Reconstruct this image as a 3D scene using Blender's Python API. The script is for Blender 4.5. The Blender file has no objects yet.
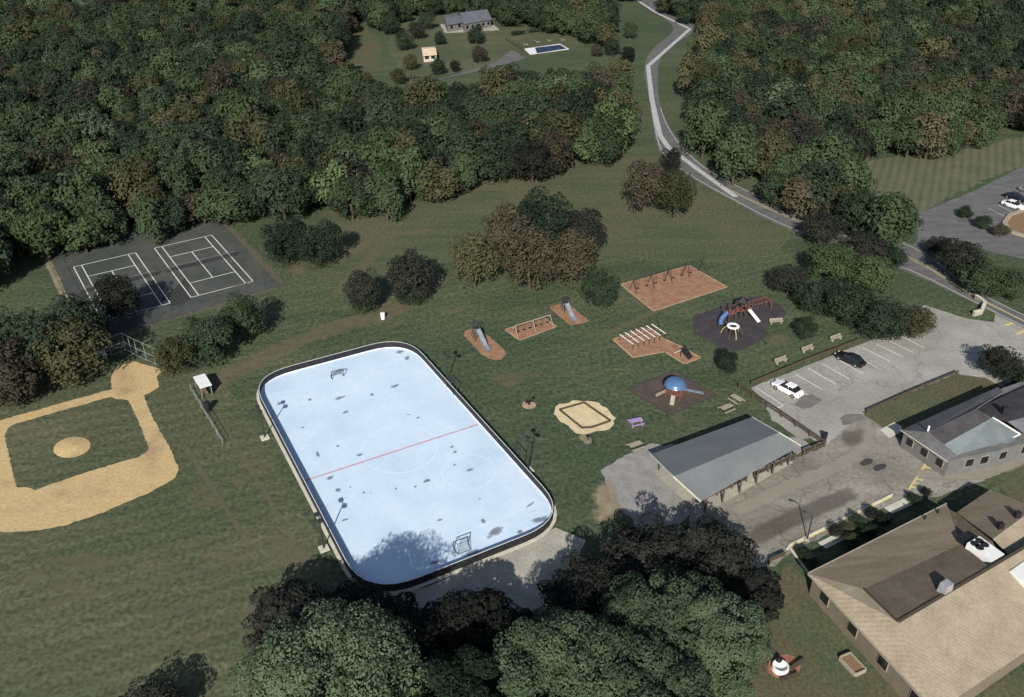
import bpy, bmesh, math, random
import numpy as np
from mathutils import Vector, Matrix
R = math.radians
random.seed(7)
S = bpy.context.scene
COL = S.collection
W, H, FOV, PITCH, CAMH = 1024, 697, 60.0, R(31.5), 72.0
F = W / 2 / math.tan(R(FOV / 2))

# ------------------------------------------------------------------ survey: photo point -> place on the ground (or at height z)
def P(px, py, z=0.0):
    x = (px - W / 2) / F; y = -(py - H / 2) / F
    d = Vector((x, math.cos(PITCH) + y * math.sin(PITCH), -math.sin(PITCH) + y * math.cos(PITCH)))
    return Vector((0, 0, CAMH)) + d * ((z - CAMH) / d.z)

def proj(x, y, z):
    dz = z - CAMH
    yc = y * math.sin(PITCH) + dz * math.cos(PITCH)
    zc = y * math.cos(PITCH) - dz * math.sin(PITCH)
    if zc < 1: return (-9999, -9999, 1)
    return (W / 2 + F * x / zc, H / 2 - F * yc / zc, zc)

def heading(a, b):
    v = P(*b) - P(*a)
    return math.atan2(v.y, v.x), v.length

# ------------------------------------------------------------------ materials
MATS = {}
def nodes_of(name):
    m = bpy.data.materials.new(name); m.use_nodes = True
    nt = m.node_tree
    return m, nt, nt.nodes['Principled BSDF']

def mat(name, c1, c2=None, scale=1.0, rough=0.85, detail=6.0, fine=0.0, finescale=6.0, metal=0.0, stretch=None, rot=0.0,
        lo=0.35, hi=0.65, spec=0.3, c3=None, scale3=0.05, stripes=None, cracks=None):
    if name in MATS: return MATS[name]
    m, nt, b = nodes_of(name)
    N, L = nt.nodes, nt.links
    b.inputs['Roughness'].default_value = rough; b.inputs['Metallic'].default_value = metal
    b.inputs['Specular IOR Level'].default_value = spec
    b.inputs['Base Color'].default_value = (*c1, 1)
    if c2 is not None:
        tc = N.new('ShaderNodeTexCoord')
        mp = N.new('ShaderNodeMapping'); L.new(tc.outputs['Object'], mp.inputs['Vector'])
        mp.inputs['Rotation'].default_value = (0, 0, rot)
        if stretch: mp.inputs['Scale'].default_value = stretch
        n = N.new('ShaderNodeTexNoise'); n.inputs['Scale'].default_value = scale; n.inputs['Detail'].default_value = detail
        n.inputs['Roughness'].default_value = 0.62
        L.new(mp.outputs[0], n.inputs['Vector'])
        r = N.new('ShaderNodeValToRGB'); r.color_ramp.elements[0].position = lo; r.color_ramp.elements[1].position = hi
        r.color_ramp.elements[0].color = (*c1, 1); r.color_ramp.elements[1].color = (*c2, 1)
        L.new(n.outputs['Fac'], r.inputs['Fac'])
        out = r.outputs['Color']
        if c3 is not None:
            n3 = N.new('ShaderNodeTexNoise'); n3.inputs['Scale'].default_value = scale3; n3.inputs['Detail'].default_value = 5
            L.new(tc.outputs['Object'], n3.inputs['Vector'])
            mr = N.new('ShaderNodeMapRange'); mr.inputs['From Min'].default_value = 0.45; mr.inputs['From Max'].default_value = 0.68
            L.new(n3.outputs['Fac'], mr.inputs['Value'])
            mx = N.new('ShaderNodeMix'); mx.data_type = 'RGBA'
            L.new(mr.outputs[0], mx.inputs['Factor']); L.new(out, mx.inputs['A']); mx.inputs['B'].default_value = (*c3, 1)
            out = mx.outputs['Result']
        if stripes:
            wv = N.new('ShaderNodeTexWave'); wv.inputs['Scale'].default_value = stripes[0]; wv.inputs['Distortion'].default_value = 1.2
            wv.inputs['Detail'].default_value = 3
            mp2 = N.new('ShaderNodeMapping'); mp2.inputs['Rotation'].default_value = (0, 0, stripes[1]); L.new(tc.outputs['Object'], mp2.inputs['Vector'])
            L.new(mp2.outputs[0], wv.inputs['Vector'])
            mr = N.new('ShaderNodeMapRange'); mr.inputs['To Min'].default_value = 1 - stripes[2]; mr.inputs['To Max'].default_value = 1 + stripes[2]
            L.new(wv.outputs['Fac'], mr.inputs['Value'])
            sc = N.new('ShaderNodeVectorMath'); sc.operation = 'SCALE'; L.new(out, sc.inputs[0]); L.new(mr.outputs[0], sc.inputs['Scale'])
            out = sc.outputs[0]
        if fine:
            nf = N.new('ShaderNodeTexNoise'); nf.inputs['Scale'].default_value = finescale; nf.inputs['Detail'].default_value = 4
            L.new(tc.outputs['Object'], nf.inputs['Vector'])
            mr = N.new('ShaderNodeMapRange'); mr.inputs['From Min'].default_value = 0.3; mr.inputs['From Max'].default_value = 0.7
            mr.inputs['To Min'].default_value = 1 - fine; mr.inputs['To Max'].default_value = 1 + fine
            L.new(nf.outputs['Fac'], mr.inputs['Value'])
            sc = N.new('ShaderNodeVectorMath'); sc.operation = 'SCALE'; L.new(out, sc.inputs[0]); L.new(mr.outputs[0], sc.inputs['Scale'])
            out = sc.outputs[0]
        if cracks:
            nd = N.new('ShaderNodeTexNoise'); nd.inputs['Scale'].default_value = cracks[0] * 3; nd.inputs['Detail'].default_value = 4; L.new(tc.outputs['Object'], nd.inputs['Vector'])
            va = N.new('ShaderNodeVectorMath'); va.operation = 'MULTIPLY_ADD'; L.new(nd.outputs['Color'], va.inputs[0]); va.inputs[1].default_value = (cracks[3],) * 3; L.new(tc.outputs['Object'], va.inputs[2])
            vo = N.new('ShaderNodeTexVoronoi'); vo.feature = 'DISTANCE_TO_EDGE'; vo.inputs['Scale'].default_value = cracks[0]; L.new(va.outputs[0], vo.inputs['Vector'])
            mr = N.new('ShaderNodeMapRange'); mr.inputs['From Max'].default_value = cracks[1]; mr.inputs['To Min'].default_value = cracks[2]; L.new(vo.outputs['Distance'], mr.inputs['Value'])
            sc = N.new('ShaderNodeVectorMath'); sc.operation = 'SCALE'; L.new(out, sc.inputs[0]); L.new(mr.outputs[0], sc.inputs['Scale'])
            out = sc.outputs[0]
        L.new(out, b.inputs['Base Color'])
    MATS[name] = m
    return m

def wear_mat(name, c1, c2, amount=1.0, nscale=0.9, stretch=None, rot=0.0):
    """a patch of wear whose edge thins out into the ground below (fade attribute on the mesh)"""
    if name in MATS: return MATS[name]
    m, nt, b = nodes_of(name); N, L = nt.nodes, nt.links
    b.inputs['Roughness'].default_value = 0.95; b.inputs['Specular IOR Level'].default_value = 0.1
    tc = N.new('ShaderNodeTexCoord')
    mp = N.new('ShaderNodeMapping'); mp.inputs['Rotation'].default_value = (0, 0, rot)
    if stretch: mp.inputs['Scale'].default_value = stretch
    L.new(tc.outputs['Object'], mp.inputs['Vector'])
    n = N.new('ShaderNodeTexNoise'); n.inputs['Scale'].default_value = nscale; n.inputs['Detail'].default_value = 8; n.inputs['Roughness'].default_value = 0.7
    L.new(mp.outputs[0], n.inputs['Vector'])
    r = N.new('ShaderNodeValToRGB'); r.color_ramp.elements[0].position = 0.35; r.color_ramp.elements[1].position = 0.65
    r.color_ramp.elements[0].color = (*c1, 1); r.color_ramp.elements[1].color = (*c2, 1)
    L.new(n.outputs['Fac'], r.inputs['Fac']); L.new(r.outputs['Color'], b.inputs['Base Color'])
    at = N.new('ShaderNodeAttribute'); at.attribute_name = 'fade'
    ad = N.new('ShaderNodeMath'); ad.operation = 'MULTIPLY_ADD'; L.new(n.outputs['Fac'], ad.inputs[0]); ad.inputs[1].default_value = 1.6
    ad.inputs[2].default_value = -0.8
    a2 = N.new('ShaderNodeMath'); a2.operation = 'ADD'; L.new(at.outputs['Fac'], a2.inputs[0]); L.new(ad.outputs[0], a2.inputs[1])
    mr = N.new('ShaderNodeMapRange'); mr.inputs['From Min'].default_value = 0.25; mr.inputs['From Max'].default_value = 0.75
    mr.inputs['To Max'].default_value = amount
    L.new(a2.outputs[0], mr.inputs['Value'])
    mf = N.new('ShaderNodeMath'); mf.operation = 'MULTIPLY'; L.new(mr.outputs[0], mf.inputs[0])
    m2 = N.new('ShaderNodeMapRange'); m2.inputs['From Max'].default_value = 0.3; L.new(at.outputs['Fac'], m2.inputs['Value'])
    L.new(m2.outputs[0], mf.inputs[1])
    L.new(mf.outputs[0], b.inputs['Alpha'])
    MATS[name] = m
    return m

def leaf_mat(name, c1, c2):
    m, nt, b = nodes_of(name); N, L = nt.nodes, nt.links
    b.inputs['Roughness'].default_value = 0.8; b.inputs['Specular IOR Level'].default_value = 0.12
    tc = N.new('ShaderNodeTexCoord')
    n = N.new('ShaderNodeTexNoise'); n.inputs['Scale'].default_value = 0.45; n.inputs['Detail'].default_value = 6; n.inputs['Roughness'].default_value = 0.75
    L.new(tc.outputs['Object'], n.inputs['Vector'])
    oi = N.new('ShaderNodeObjectInfo')
    mr0 = N.new('ShaderNodeMath'); mr0.operation = 'MULTIPLY_ADD'; L.new(oi.outputs['Random'], mr0.inputs[0]); mr0.inputs[1].default_value = 0.24; mr0.inputs[2].default_value = -0.12
    ad = N.new('ShaderNodeMath'); L.new(n.outputs['Fac'], ad.inputs[0]); L.new(mr0.outputs[0], ad.inputs[1])
    r = N.new('ShaderNodeValToRGB'); r.color_ramp.elements[0].position = 0.32; r.color_ramp.elements[1].position = 0.68
    r.color_ramp.elements[0].color = (*c1, 1); r.color_ramp.elements[1].color = (*c2, 1)
    L.new(ad.outputs[0], r.inputs['Fac'])
    mr = N.new('ShaderNodeMapRange'); mr.inputs['To Min'].default_value = 0.78; mr.inputs['To Max'].default_value = 1.15
    L.new(oi.outputs['Random'], mr.inputs['Value'])
    sc = N.new('ShaderNodeVectorMath'); sc.operation = 'SCALE'; L.new(r.outputs[0], sc.inputs[0]); L.new(mr.outputs[0], sc.inputs['Scale'])
    L.new(sc.outputs[0], b.inputs['Base Color'])
    return m

# ------------------------------------------------------------------ mesh builder
class MB:
    def __init__(s): s.v = []; s.f = []
    def add(s, vs, fs):
        o = len(s.v); s.v += [tuple(v) for v in vs]; s.f += [tuple(i + o for i in f) for f in fs]; return s
    def box(s, c, d, rz=0.0, ry=0.0, taper=0.0):
        x, y, z = d[0] / 2, d[1] / 2, d[2] / 2
        m = Matrix.Rotation(rz, 3, 'Z') @ Matrix.Rotation(ry, 3, 'Y')
        vs = []
        for sz in (-1, 1):
            k = 1 - taper if sz > 0 else 1
            for sx, sy in ((-1, -1), (1, -1), (1, 1), (-1, 1)):
                vs.append(Vector(c) + m @ Vector((sx * x * k, sy * y * k, sz * z)))
        return s.add(vs, [(3, 2, 1, 0), (4, 5, 6, 7), (0, 1, 5, 4), (1, 2, 6, 5), (2, 3, 7, 6), (3, 0, 4, 7)])
    def bar(s, a, b, w, h=None):
        a, b = Vector(a), Vector(b); h = h or w
        d = (b - a).normalized(); up = Vector((0, 0, 1)) if abs(d.z) < 0.95 else Vector((1, 0, 0))
        x = d.cross(up).normalized() * w / 2; y = x.cross(d).normalized() * h / 2
        vs = [a - x - y, a + x - y, a + x + y, a - x + y, b - x - y, b + x - y, b + x + y, b - x + y]
        return s.add(vs, [(3, 2, 1, 0), (4, 5, 6, 7), (0, 1, 5, 4), (1, 2, 6, 5), (2, 3, 7, 6), (3, 0, 4, 7)])
    def tube(s, a, b, r, r2=None, n=8):
        a, b = Vector(a), Vector(b); r2 = r if r2 is None else r2
        d = (b - a).normalized(); up = Vector((0, 0, 1)) if abs(d.z) < 0.95 else Vector((1, 0, 0))
        x = d.cross(up).normalized(); y = x.cross(d)
        vs = [a + (x * math.cos(2 * math.pi * i / n) + y * math.sin(2 * math.pi * i / n)) * r for i in range(n)]
        vs += [b + (x * math.cos(2 * math.pi * i / n) + y * math.sin(2 * math.pi * i / n)) * r2 for i in range(n)]
        fs = [(i, (i + 1) % n, n + (i + 1) % n, n + i) for i in range(n)] + [tuple(range(n - 1, -1, -1)), tuple(range(n, 2 * n))]
        return s.add(vs, fs)
    def path(s, pts, r, n=6):
        for a, b in zip(pts, pts[1:]): s.tube(a, b, r, n=n)
        return s
    def lathe(s, prof, n=20, c=(0, 0, 0)):
        vs = []; fs = []
        for r, z in prof:
            for i in range(n):
                a = 2 * math.pi * i / n; vs.append((c[0] + r * math.cos(a), c[1] + r * math.sin(a), c[2] + z))
        for j in range(len(prof) - 1):
            for i in range(n):
                fs.append((j * n + i, j * n + (i + 1) % n, (j + 1) * n + (i + 1) % n, (j + 1) * n + i))
        return s.add(vs, fs)
    def prism(s, poly, z0, z1):
        n = len(poly); vs = [(p[0], p[1], z0) for p in poly] + [(p[0], p[1], z1) for p in poly]
        return s.add(vs, [tuple(range(n - 1, -1, -1)), tuple(range(n, 2 * n))] + [(i, (i + 1) % n, n + (i + 1) % n, n + i) for i in range(n)])
    def build(s, name, m, parent=None, bevel=0.0, smooth=False):
        me = bpy.data.meshes.new(name); me.from_pydata(s.v, [], s.f); me.update()
        if bevel:
            bm = bmesh.new(); bm.from_mesh(me)
            bmesh.ops.remove_doubles(bm, verts=bm.verts, dist=1e-4)
            bmesh.ops.bevel(bm, geom=list(bm.edges), offset=bevel, segments=2, affect='EDGES', clamp_overlap=True)
            bm.to_mesh(me); bm.free()
        if smooth:
            me.polygons.foreach_set('use_smooth', [True] * len(me.polygons))
        me.materials.append(m)
        o = bpy.data.objects.new(name, me); COL.objects.link(o)
        if parent is not None: o.parent = parent
        return o

def tag(o, label=None, cat=None, group=None, kind=None):
    if label: o['label'] = label
    if cat: o['category'] = cat
    if group: o['group'] = group
    if kind: o['kind'] = kind
    return o
def thing(name, loc, rz, label, cat, group=None):
    o = bpy.data.objects.new(name, None); COL.objects.link(o); o.empty_display_size = 0.3
    o.location = loc; o.rotation_euler = (0, 0, rz)
    return tag(o, label, cat, group)
def dup(root, loc, rz, label, group=None):
    def cp(o, par):
        c = o.copy(); COL.objects.link(c); c.parent = par
        for ch in list(o.children): cp(ch, c)
        return c
    r = cp(root, None); r.location = loc; r.rotation_euler = (0, 0, rz); r['label'] = label
    if group: r['group'] = group
    return r

# ------------------------------------------------------------------ ground sheets
def round_poly(pts, it=2):
    for _ in range(it):
        q = []
        for i in range(len(pts)):
            a, b = pts[i], pts[(i + 1) % len(pts)]
            q += [a * 0.75 + b * 0.25, a * 0.25 + b * 0.75]
        pts = q
    return pts
def dense(pts, step, jit, rng):
    out = []
    for i in range(len(pts)):
        a, b = pts[i], pts[(i + 1) % len(pts)]
        n = max(1, int((b - a).length / step))
        for k in range(n):
            p = a.lerp(b, k / n)
            out.append(p + Vector((rng.uniform(-jit, jit), rng.uniform(-jit, jit), 0)))
    return out
def sheet(name, pts, m, z, rnd=0, jit=0.0, step=0.8, kind='structure', world=False, thick=0.0, parent=None):
    rng = random.Random(name + str(len(pts)))
    q = [Vector((p[0], p[1], 0)) if world else P(*p) for p in pts]
    if rnd: q = round_poly(q, rnd)
    if jit: q = dense(q, step, jit, rng)
    bm = bmesh.new()
    vs = [bm.verts.new((p.x, p.y, z)) for p in q]
    f = bm.faces.new(vs)
    f.normal_update()
    if f.normal.z < 0: f.normal_flip()
    if thick:
        r = bmesh.ops.extrude_face_region(bm, geom=[f])
        for e in r['geom']:
            if isinstance(e, bmesh.types.BMVert): e.co.z += thick
        bmesh.ops.recalc_face_normals(bm, faces=bm.faces)
    bmesh.ops.triangulate(bm, faces=[x for x in bm.faces if len(x.verts) > 4])
    me = bpy.data.meshes.new(name); bm.to_mesh(me); bm.free()
    me.materials.append(m)
    o = bpy.data.objects.new(name, me); COL.objects.link(o)
    if kind: o['kind'] = kind
    if parent is not None: o.parent = parent
    return o
def add_fade(me, vals):
    at = me.attributes.new('fade', 'FLOAT', 'POINT'); at.data.foreach_set('value', vals)
def wear_blob(name, pts, m, z, inner=0.25):
    q = round_poly([P(*p) for p in pts], 2); c = sum(q, Vector()) / len(q)
    v = [(c.x, c.y, z)]; fd = [1.0]; n = len(q)
    for k, fv in ((inner, 1.0), (1.0, 0.0)):
        for p in q:
            w = c.lerp(p, k); v.append((w.x, w.y, z)); fd.append(fv)
    f = [(0, 1 + i, 1 + (i + 1) % n) for i in range(n)] + [(1 + i, 1 + n + i, 1 + n + (i + 1) % n, 1 + (i + 1) % n) for i in range(n)]
    mb = MB().add(v, f); o = mb.build(name, m); add_fade(o.data, fd); o['kind'] = 'structure'
    return o
def strip_pts(pts, step=2.0):
    q = [P(*p) for p in pts]
    for _ in range(2):
        r = [q[0]]
        for a, b in zip(q, q[1:]): r += [a * 0.75 + b * 0.25, a * 0.25 + b * 0.75]
        q = r + [q[-1]]
    return q
def wear_strip(name, pts, width, m, z):
    q = strip_pts(pts); v = []; fd = []; f = []
    for i, p in enumerate(q):
        d = (q[min(i + 1, len(q) - 1)] - q[max(i - 1, 0)]).normalized(); n = Vector((-d.y, d.x, 0)) * width / 2
        e = min(1.0, i / 3, (len(q) - 1 - i) / 3)
        for k, fv in ((-1, 0), (-.4, 1), (.4, 1), (1, 0)):
            w = p + n * k; v.append((w.x, w.y, z)); fd.append(fv * e)
        if i: 
            a = (i - 1) * 4; b = i * 4
            f += [(a + k, a + k + 1, b + k + 1, b + k) for k in range(3)]
    o = MB().add(v, f).build(name, m); add_fade(o.data, fd); o['kind'] = 'structure'
    return o
def ribbon(mb, q, w, z, z1=None):
    """flat painted line along world points"""
    for a, b in zip(q, q[1:]):
        d = (b - a).normalized(); n = Vector((-d.y, d.x, 0)) * w / 2
        mb.add([(*(a - n).xy, z), (*(b - n).xy, z), (*(b + n).xy, z), (*(a + n).xy, z)], [(0, 1, 2, 3)])
    return mb
def struct(mb, name, m, **k):
    o = mb.build(name, m, **k); o['kind'] = 'structure'; return o

# ------------------------------------------------------------------ material library
grass = mat('grass', (.056, .078, .043), (.094, .105, .061), scale=0.10, stretch=(0.5, 1.7, 1), rot=R(-22), fine=.42, finescale=1.7,
            lo=.36, hi=.66, c3=(.054, .080, .047), scale3=.016, stripes=(.16, R(62), .06), rough=.95, spec=.08, detail=9)
olive = mat('olive_grass', (.066, .084, .046), (.100, .106, .062), scale=.12, stretch=(.35, 2.2, 1), rot=R(-24), fine=.32, finescale=1.8, rough=.95, spec=.08, c3=(.108, .104, .063), scale3=.05)
dry = mat('field_grass', (.076, .090, .051), (.116, .116, .070), scale=.1, stretch=(.4, 1.8, 1), rot=R(-20), fine=.38, finescale=1.8, rough=.95, spec=.08,
          c3=(.070, .084, .047), scale3=.03, stripes=(.13, R(68), .09))
mown = mat('mown_grass', (.094, .104, .062), (.125, .126, .080), scale=.2, fine=.2, rough=.95, spec=.08, stripes=(.17, R(25), .12))
lawn = mat('lawn_grass', (.064, .086, .046), (.106, .106, .062), scale=.25, fine=.3, finescale=2.5, rough=.95, spec=.08, c3=(.11, .085, .055), scale3=.09)
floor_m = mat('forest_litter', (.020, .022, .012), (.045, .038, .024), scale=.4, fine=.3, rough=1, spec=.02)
sandm = mat('infield_clay', (.46, .335, .165), (.57, .43, .23), scale=.22, fine=.16, finescale=2.6, rough=.95, spec=.1, c3=(.36, .255, .14), scale3=.22)
sand2 = mat('play_sand', (.52, .42, .25), (.64, .54, .34), scale=.9, fine=.14, finescale=5, rough=.95, spec=.1)
mulch = mat('wood_mulch', (.24, .130, .080), (.34, .20, .125), scale=.8, fine=.25, finescale=4, rough=1, spec=.05)
mulch2 = mat('wood_mulch_edge', (.34, .23, .14), (.44, .31, .19), scale=.8, fine=.25, finescale=4, rough=1, spec=.05)
rubber = mat('rubber_surface', (.046, .043, .048), (.068, .060, .064), scale=.5, fine=.2, finescale=4, rough=.9, spec=.1)
rubber2 = mat('brown_rubber_surface', (.070, .056, .052), (.105, .078, .066), scale=.5, fine=.2, finescale=4, rough=.9, spec=.1)
tennis = mat('court_asphalt', (.062, .068, .062), (.088, .092, .084), scale=.25, fine=.14, finescale=2.5, rough=.9, spec=.15, c3=(.055, .064, .058), scale3=.07, cracks=(.10, .012, .75, 5))
paint = mat('white_paint', (.56, .56, .50), (.72, .72, .66), scale=1.5, rough=.8)
roadm = mat('road_asphalt', (.105, .105, .105), (.150, .148, .145), scale=.35, fine=.14, finescale=2, rough=.9, spec=.15, stretch=(.6, 1.5, 1), rot=R(35))
roadline = mat('pale_road_line', (.36, .36, .36), (.46, .46, .46), scale=.6, rough=.9)
lotm = mat('pale_asphalt', (.27, .262, .235), (.355, .345, .31), scale=.22, fine=.12, finescale=2.2, rough=.92, spec=.15, c3=(.245, .235, .205), scale3=.06, cracks=(.09, .012, .72, 5))
drivem = mat('worn_asphalt', (.21, .195, .165), (.31, .29, .245), scale=.22, fine=.2, finescale=2.0, rough=.95, spec=.1, stretch=(.45, 1.7, 1), rot=R(-28),
             c3=(.17, .152, .125), scale3=.07, cracks=(.14, .02, .66, 4))
gravelm = mat('gravel', (.225, .218, .205), (.30, .29, .275), scale=.6, fine=.2, finescale=5, rough=.95, spec=.1)
concm = mat('concrete', (.30, .285, .24), (.40, .38, .32), scale=.35, fine=.15, finescale=3, rough=.9, spec=.15)
slabm = mat('pale_concrete', (.46, .44, .36), (.58, .56, .47), scale=.9, fine=.1, rough=.9)
darkpatch = mat('tar_patch', (.13, .125, .115), (.17, .165, .15), scale=.6, fine=.2, rough=.95)
tar2 = mat('fresh_tar', (.045, .042, .04), (.06, .056, .052), scale=.8, rough=.9)
yellow = mat('yellow_paint', (.50, .42, .16), (.62, .54, .26), scale=1.2, rough=.85)
rinkm = mat('rink_coating', (.54, .665, .80), (.62, .74, .86), scale=.16, fine=.035, finescale=1.5, rough=.6, spec=.25, c3=(.50, .63, .77), scale3=.12)
redline = mat('faded_red_paint', (.55, .24, .26), (.50, .40, .46), scale=1.0, rough=.8)
faintline = mat('faint_white_paint', (.62, .74, .87), (.66, .78, .9), scale=1, rough=.7)
blackp = mat('black_and_shadow_panel', (.012, .012, .015), (.022, .022, .026), scale=1.5, rough=.6)
white = mat('white_cap', (.68, .68, .66), (.78, .78, .76), scale=2, rough=.6)
steel = mat('grey_steel', (.20, .20, .21), (.28, .28, .29), scale=3, rough=.5, metal=.5)
darksteel = mat('dark_steel', (.025, .025, .028), (.04, .04, .043), scale=3, rough=.5)
galv = mat('galvanised_steel', (.36, .37, .38), (.46, .47, .48), scale=3, rough=.45, metal=.4)
timber = mat('dark_timber', (.055, .042, .030), (.09, .068, .048), scale=2, stretch=(1, 6, 6), rough=.9)
timberp = mat('pale_timber', (.26, .225, .17), (.36, .315, .245), scale=2, stretch=(1, 6, 6), rough=.9)
wood = mat('brown_wood', (.17, .10, .055), (.25, .16, .09), scale=2, stretch=(1, 6, 6), rough=.85)
redp = mat('red_brown_plastic', (.16, .062, .045), (.21, .085, .062), scale=2, rough=.5)
bluep = mat('blue_plastic', (.06, .12, .24), (.08, .15, .30), scale=1.5, rough=.28, spec=.5)
palebl = mat('pale_blue_plastic', (.17, .20, .24), (.25, .28, .32), scale=1.5, rough=.4)
purple = mat('purple_paint', (.26, .17, .36), (.42, .32, .52), scale=4, rough=.6)
glass = mat('dark_glass', (.012, .014, .017), rough=.08, spec=.6)
tyre = mat('tyre_rubber', (.012, .012, .012), rough=.9)
carw = mat('white_car_paint', (.78, .78, .78), rough=.25, spec=.5)
cark = mat('black_car_paint', (.010, .011, .014), rough=.25, spec=.5)
cars = mat('silver_car_paint', (.34, .35, .36), rough=.3, metal=.5)
lamp_red = mat('tail_lamp_red', (.35, .02, .02), rough=.3)
lamp_clear = mat('head_lamp_clear', (.65, .66, .68), rough=.2)
# roofs
pav_roof = mat('ribbed_grey_roof', (.135, .146, .15), (.165, .176, .18), scale=.35, fine=.05, rough=.6, spec=.2, stripes=(1.3, R(31), .035))
shaded_roof = mat('shaded_shingles', (.185, .148, .105), (.25, .20, .145), scale=.5, fine=.13, finescale=4, rough=.95, spec=.1, stripes=(.9, R(118), .05), stretch=(.3, 2, 1), rot=R(-60))  # tan shingles with the shade of the north slopes put into the colour
deep_shade_roof = mat('deep_shaded_shingles', (.115, .092, .068), (.155, .126, .094), scale=.5, fine=.13, finescale=4, rough=.95, spec=.1)  # darker again, for the deeper shade below the ridge
tan_roof = mat('tan_shingles', (.28, .232, .165), (.355, .30, .22), scale=.4, fine=.12, finescale=3.5, rough=.95, spec=.1, stripes=(.8, R(-60), .07))
slate = mat('grey_shingles', (.105, .105, .108), (.150, .148, .150), scale=.5, fine=.12, finescale=4, rough=.95, spec=.1, stripes=(1.0, R(120), .06))
slate_dk = mat('charcoal_shingles', (.055, .052, .056), (.080, .076, .080), scale=.6, fine=.12, finescale=4, rough=.95, spec=.1)
blue_roof = mat('blue_grey_membrane', (.155, .185, .19), (.205, .235, .24), scale=.5, fine=.08, rough=.7, spec=.15)
far_roof = mat('slate_roof', (.105, .112, .13), (.145, .152, .17), scale=.4, fine=.08, rough=.9, spec=.1)
wall_tan = mat('tan_siding', (.15, .125, .092), (.19, .16, .118), scale=1, rough=.9)
wall_gray = mat('grey_siding', (.12, .12, .115), (.155, .155, .15), scale=1, rough=.9)
wall_white = mat('cream_siding', (.42, .38, .30), (.50, .46, .38), scale=1, rough=.9)
brick = mat('red_brick_paving', (.24, .095, .060), (.33, .15, .10), scale=2, fine=.2, rough=.95)
water = mat('pool_water', (.030, .055, .11), (.045, .075, .14), scale=.5, rough=.12, spec=.5)
bark = mat('bark', (.055, .045, .035), (.10, .082, .064), scale=3, rough=1, spec=.05)
w_tan = wear_mat('worn_earth', (.17, .14, .09), (.25, .205, .14), .4, .6)
w_tan_soft = wear_mat('thin_worn_grass', (.150, .138, .088), (.21, .185, .12), .42, .5, (.4, 2, 1), R(-25))
w_dark = wear_mat('grey_stain', (.11, .135, .175), (.18, .205, .25), .6, 1.6)
w_sand = wear_mat('spilled_sand', (.27, .22, .145), (.42, .35, .235), .65, .5)
w_line = wear_mat('faded_field_line', (.13, .125, .085), (.18, .17, .115), .55, .8)

# ------------------------------------------------------------------ the setting
n = 4000
struct(MB().add([(-n, -n, 0), (n, -n, 0), (n, n, 0), (-n, n, 0)], [(0, 1, 2, 3)]), 'ground', grass)
# woods floor
WOOD_LEFT = [(-160, 40), (-100, -10), (345, -30), (352, 10), (338, 45), (336, 92), (420, 100), (480, 90), (520, 80), (560, 76), (600, 74), (622, 74), (630, 100), (634, 140),
             (600, 146), (560, 153), (520, 163), (470, 168), (420, 184), (400, 197), (370, 205), (340, 200), (300, 207), (270, 213), (255, 205), (215, 198), (186, 206), (150, 216), (108, 226), (45, 236),
             (10, 258), (-70, 285), (-170, 260)]
WOOD_RIGHT = [(694, 66), (714, 38), (820, 10), (1130, 20), (1180, 118), (1024, 116), (960, 132), (905, 140), (862, 138), (842, 158), (858, 205), (900, 228), (888, 232), (830, 205), (806, 192), (762, 176), (722, 152), (692, 122), (684, 92)]
WOOD_TOP = [(480, -4), (560, -2), (622, 12), (600, 22), (626, 32), (606, 36), (575, 22), (500, 8), (440, -6), (440, -40), (620, -40)]
WOOD_TOP2 = [(664, -45), (1130, -40), (1130, 20), (820, 12), (720, 26), (696, 14), (660, -4)]
WOOD_TOP3 = [(352, -30), (640, -45), (640, -12), (480, -6), (430, 2), (395, 6), (380, 22), (372, 10), (352, 0)]
WOODS = [WOOD_LEFT, WOOD_RIGHT, WOOD_TOP, WOOD_TOP2, WOOD_TOP3]
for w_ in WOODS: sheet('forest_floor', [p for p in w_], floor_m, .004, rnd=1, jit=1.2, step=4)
# fields and lawns
sheet('meadow', [(300, 225), (360, 212), (430, 192), (520, 168), (650, 148), (690, 185), (760, 215), (800, 235), (760, 262), (640, 262), (590, 250), (470, 262), (420, 262), (330, 290), (290, 262)], olive, .006, rnd=2, jit=.8, step=2)
sheet('ball_field', [(-60, 395), (70, 372), (150, 355), (205, 372), (245, 402), (262, 440), (330, 560), (345, 640), (330, 720), (-80, 730), (-160, 500)], dry, .007, rnd=2, jit=.5, step=2)
sheet('mown_field', [(846, 166), (880, 158), (960, 152), (1024, 135), (1080, 128), (1080, 160), (1024, 163), (930, 205), (915, 222), (880, 205)], mown, .008, rnd=1, jit=.6)
sheet('yard', [(388, 24), (440, 2), (500, 12), (545, 20), (585, 30), (578, 48), (540, 56), (480, 68), (420, 80), (388, 62)], dry, .008, rnd=2, jit=1.5, step=4)
sheet('side_field', [(345, 40), (362, 24), (382, 40), (380, 74), (345, 76)], lawn, .009, rnd=1, jit=1, step=3)
sheet('lawn', [(786, 560), (808, 580), (860, 630), (925, 700), (940, 760), (700, 760), (690, 690), (770, 600)], lawn, .009, rnd=1, jit=.3)
sheet('lawn', [(862, 412), (956, 374), (985, 378), (1010, 392), (960, 460), (944, 462), (896, 437)], lawn, .0165, jit=.15)
sheet('lawn', [(985, 690), (1024, 668), (1090, 640), (1090, 760), (960, 760)], lawn, .009)
sheet('lawn', [(985, 480), (1024, 462), (1070, 455), (1070, 510), (1024, 505)], lawn, .0165, jit=.15)
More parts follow.
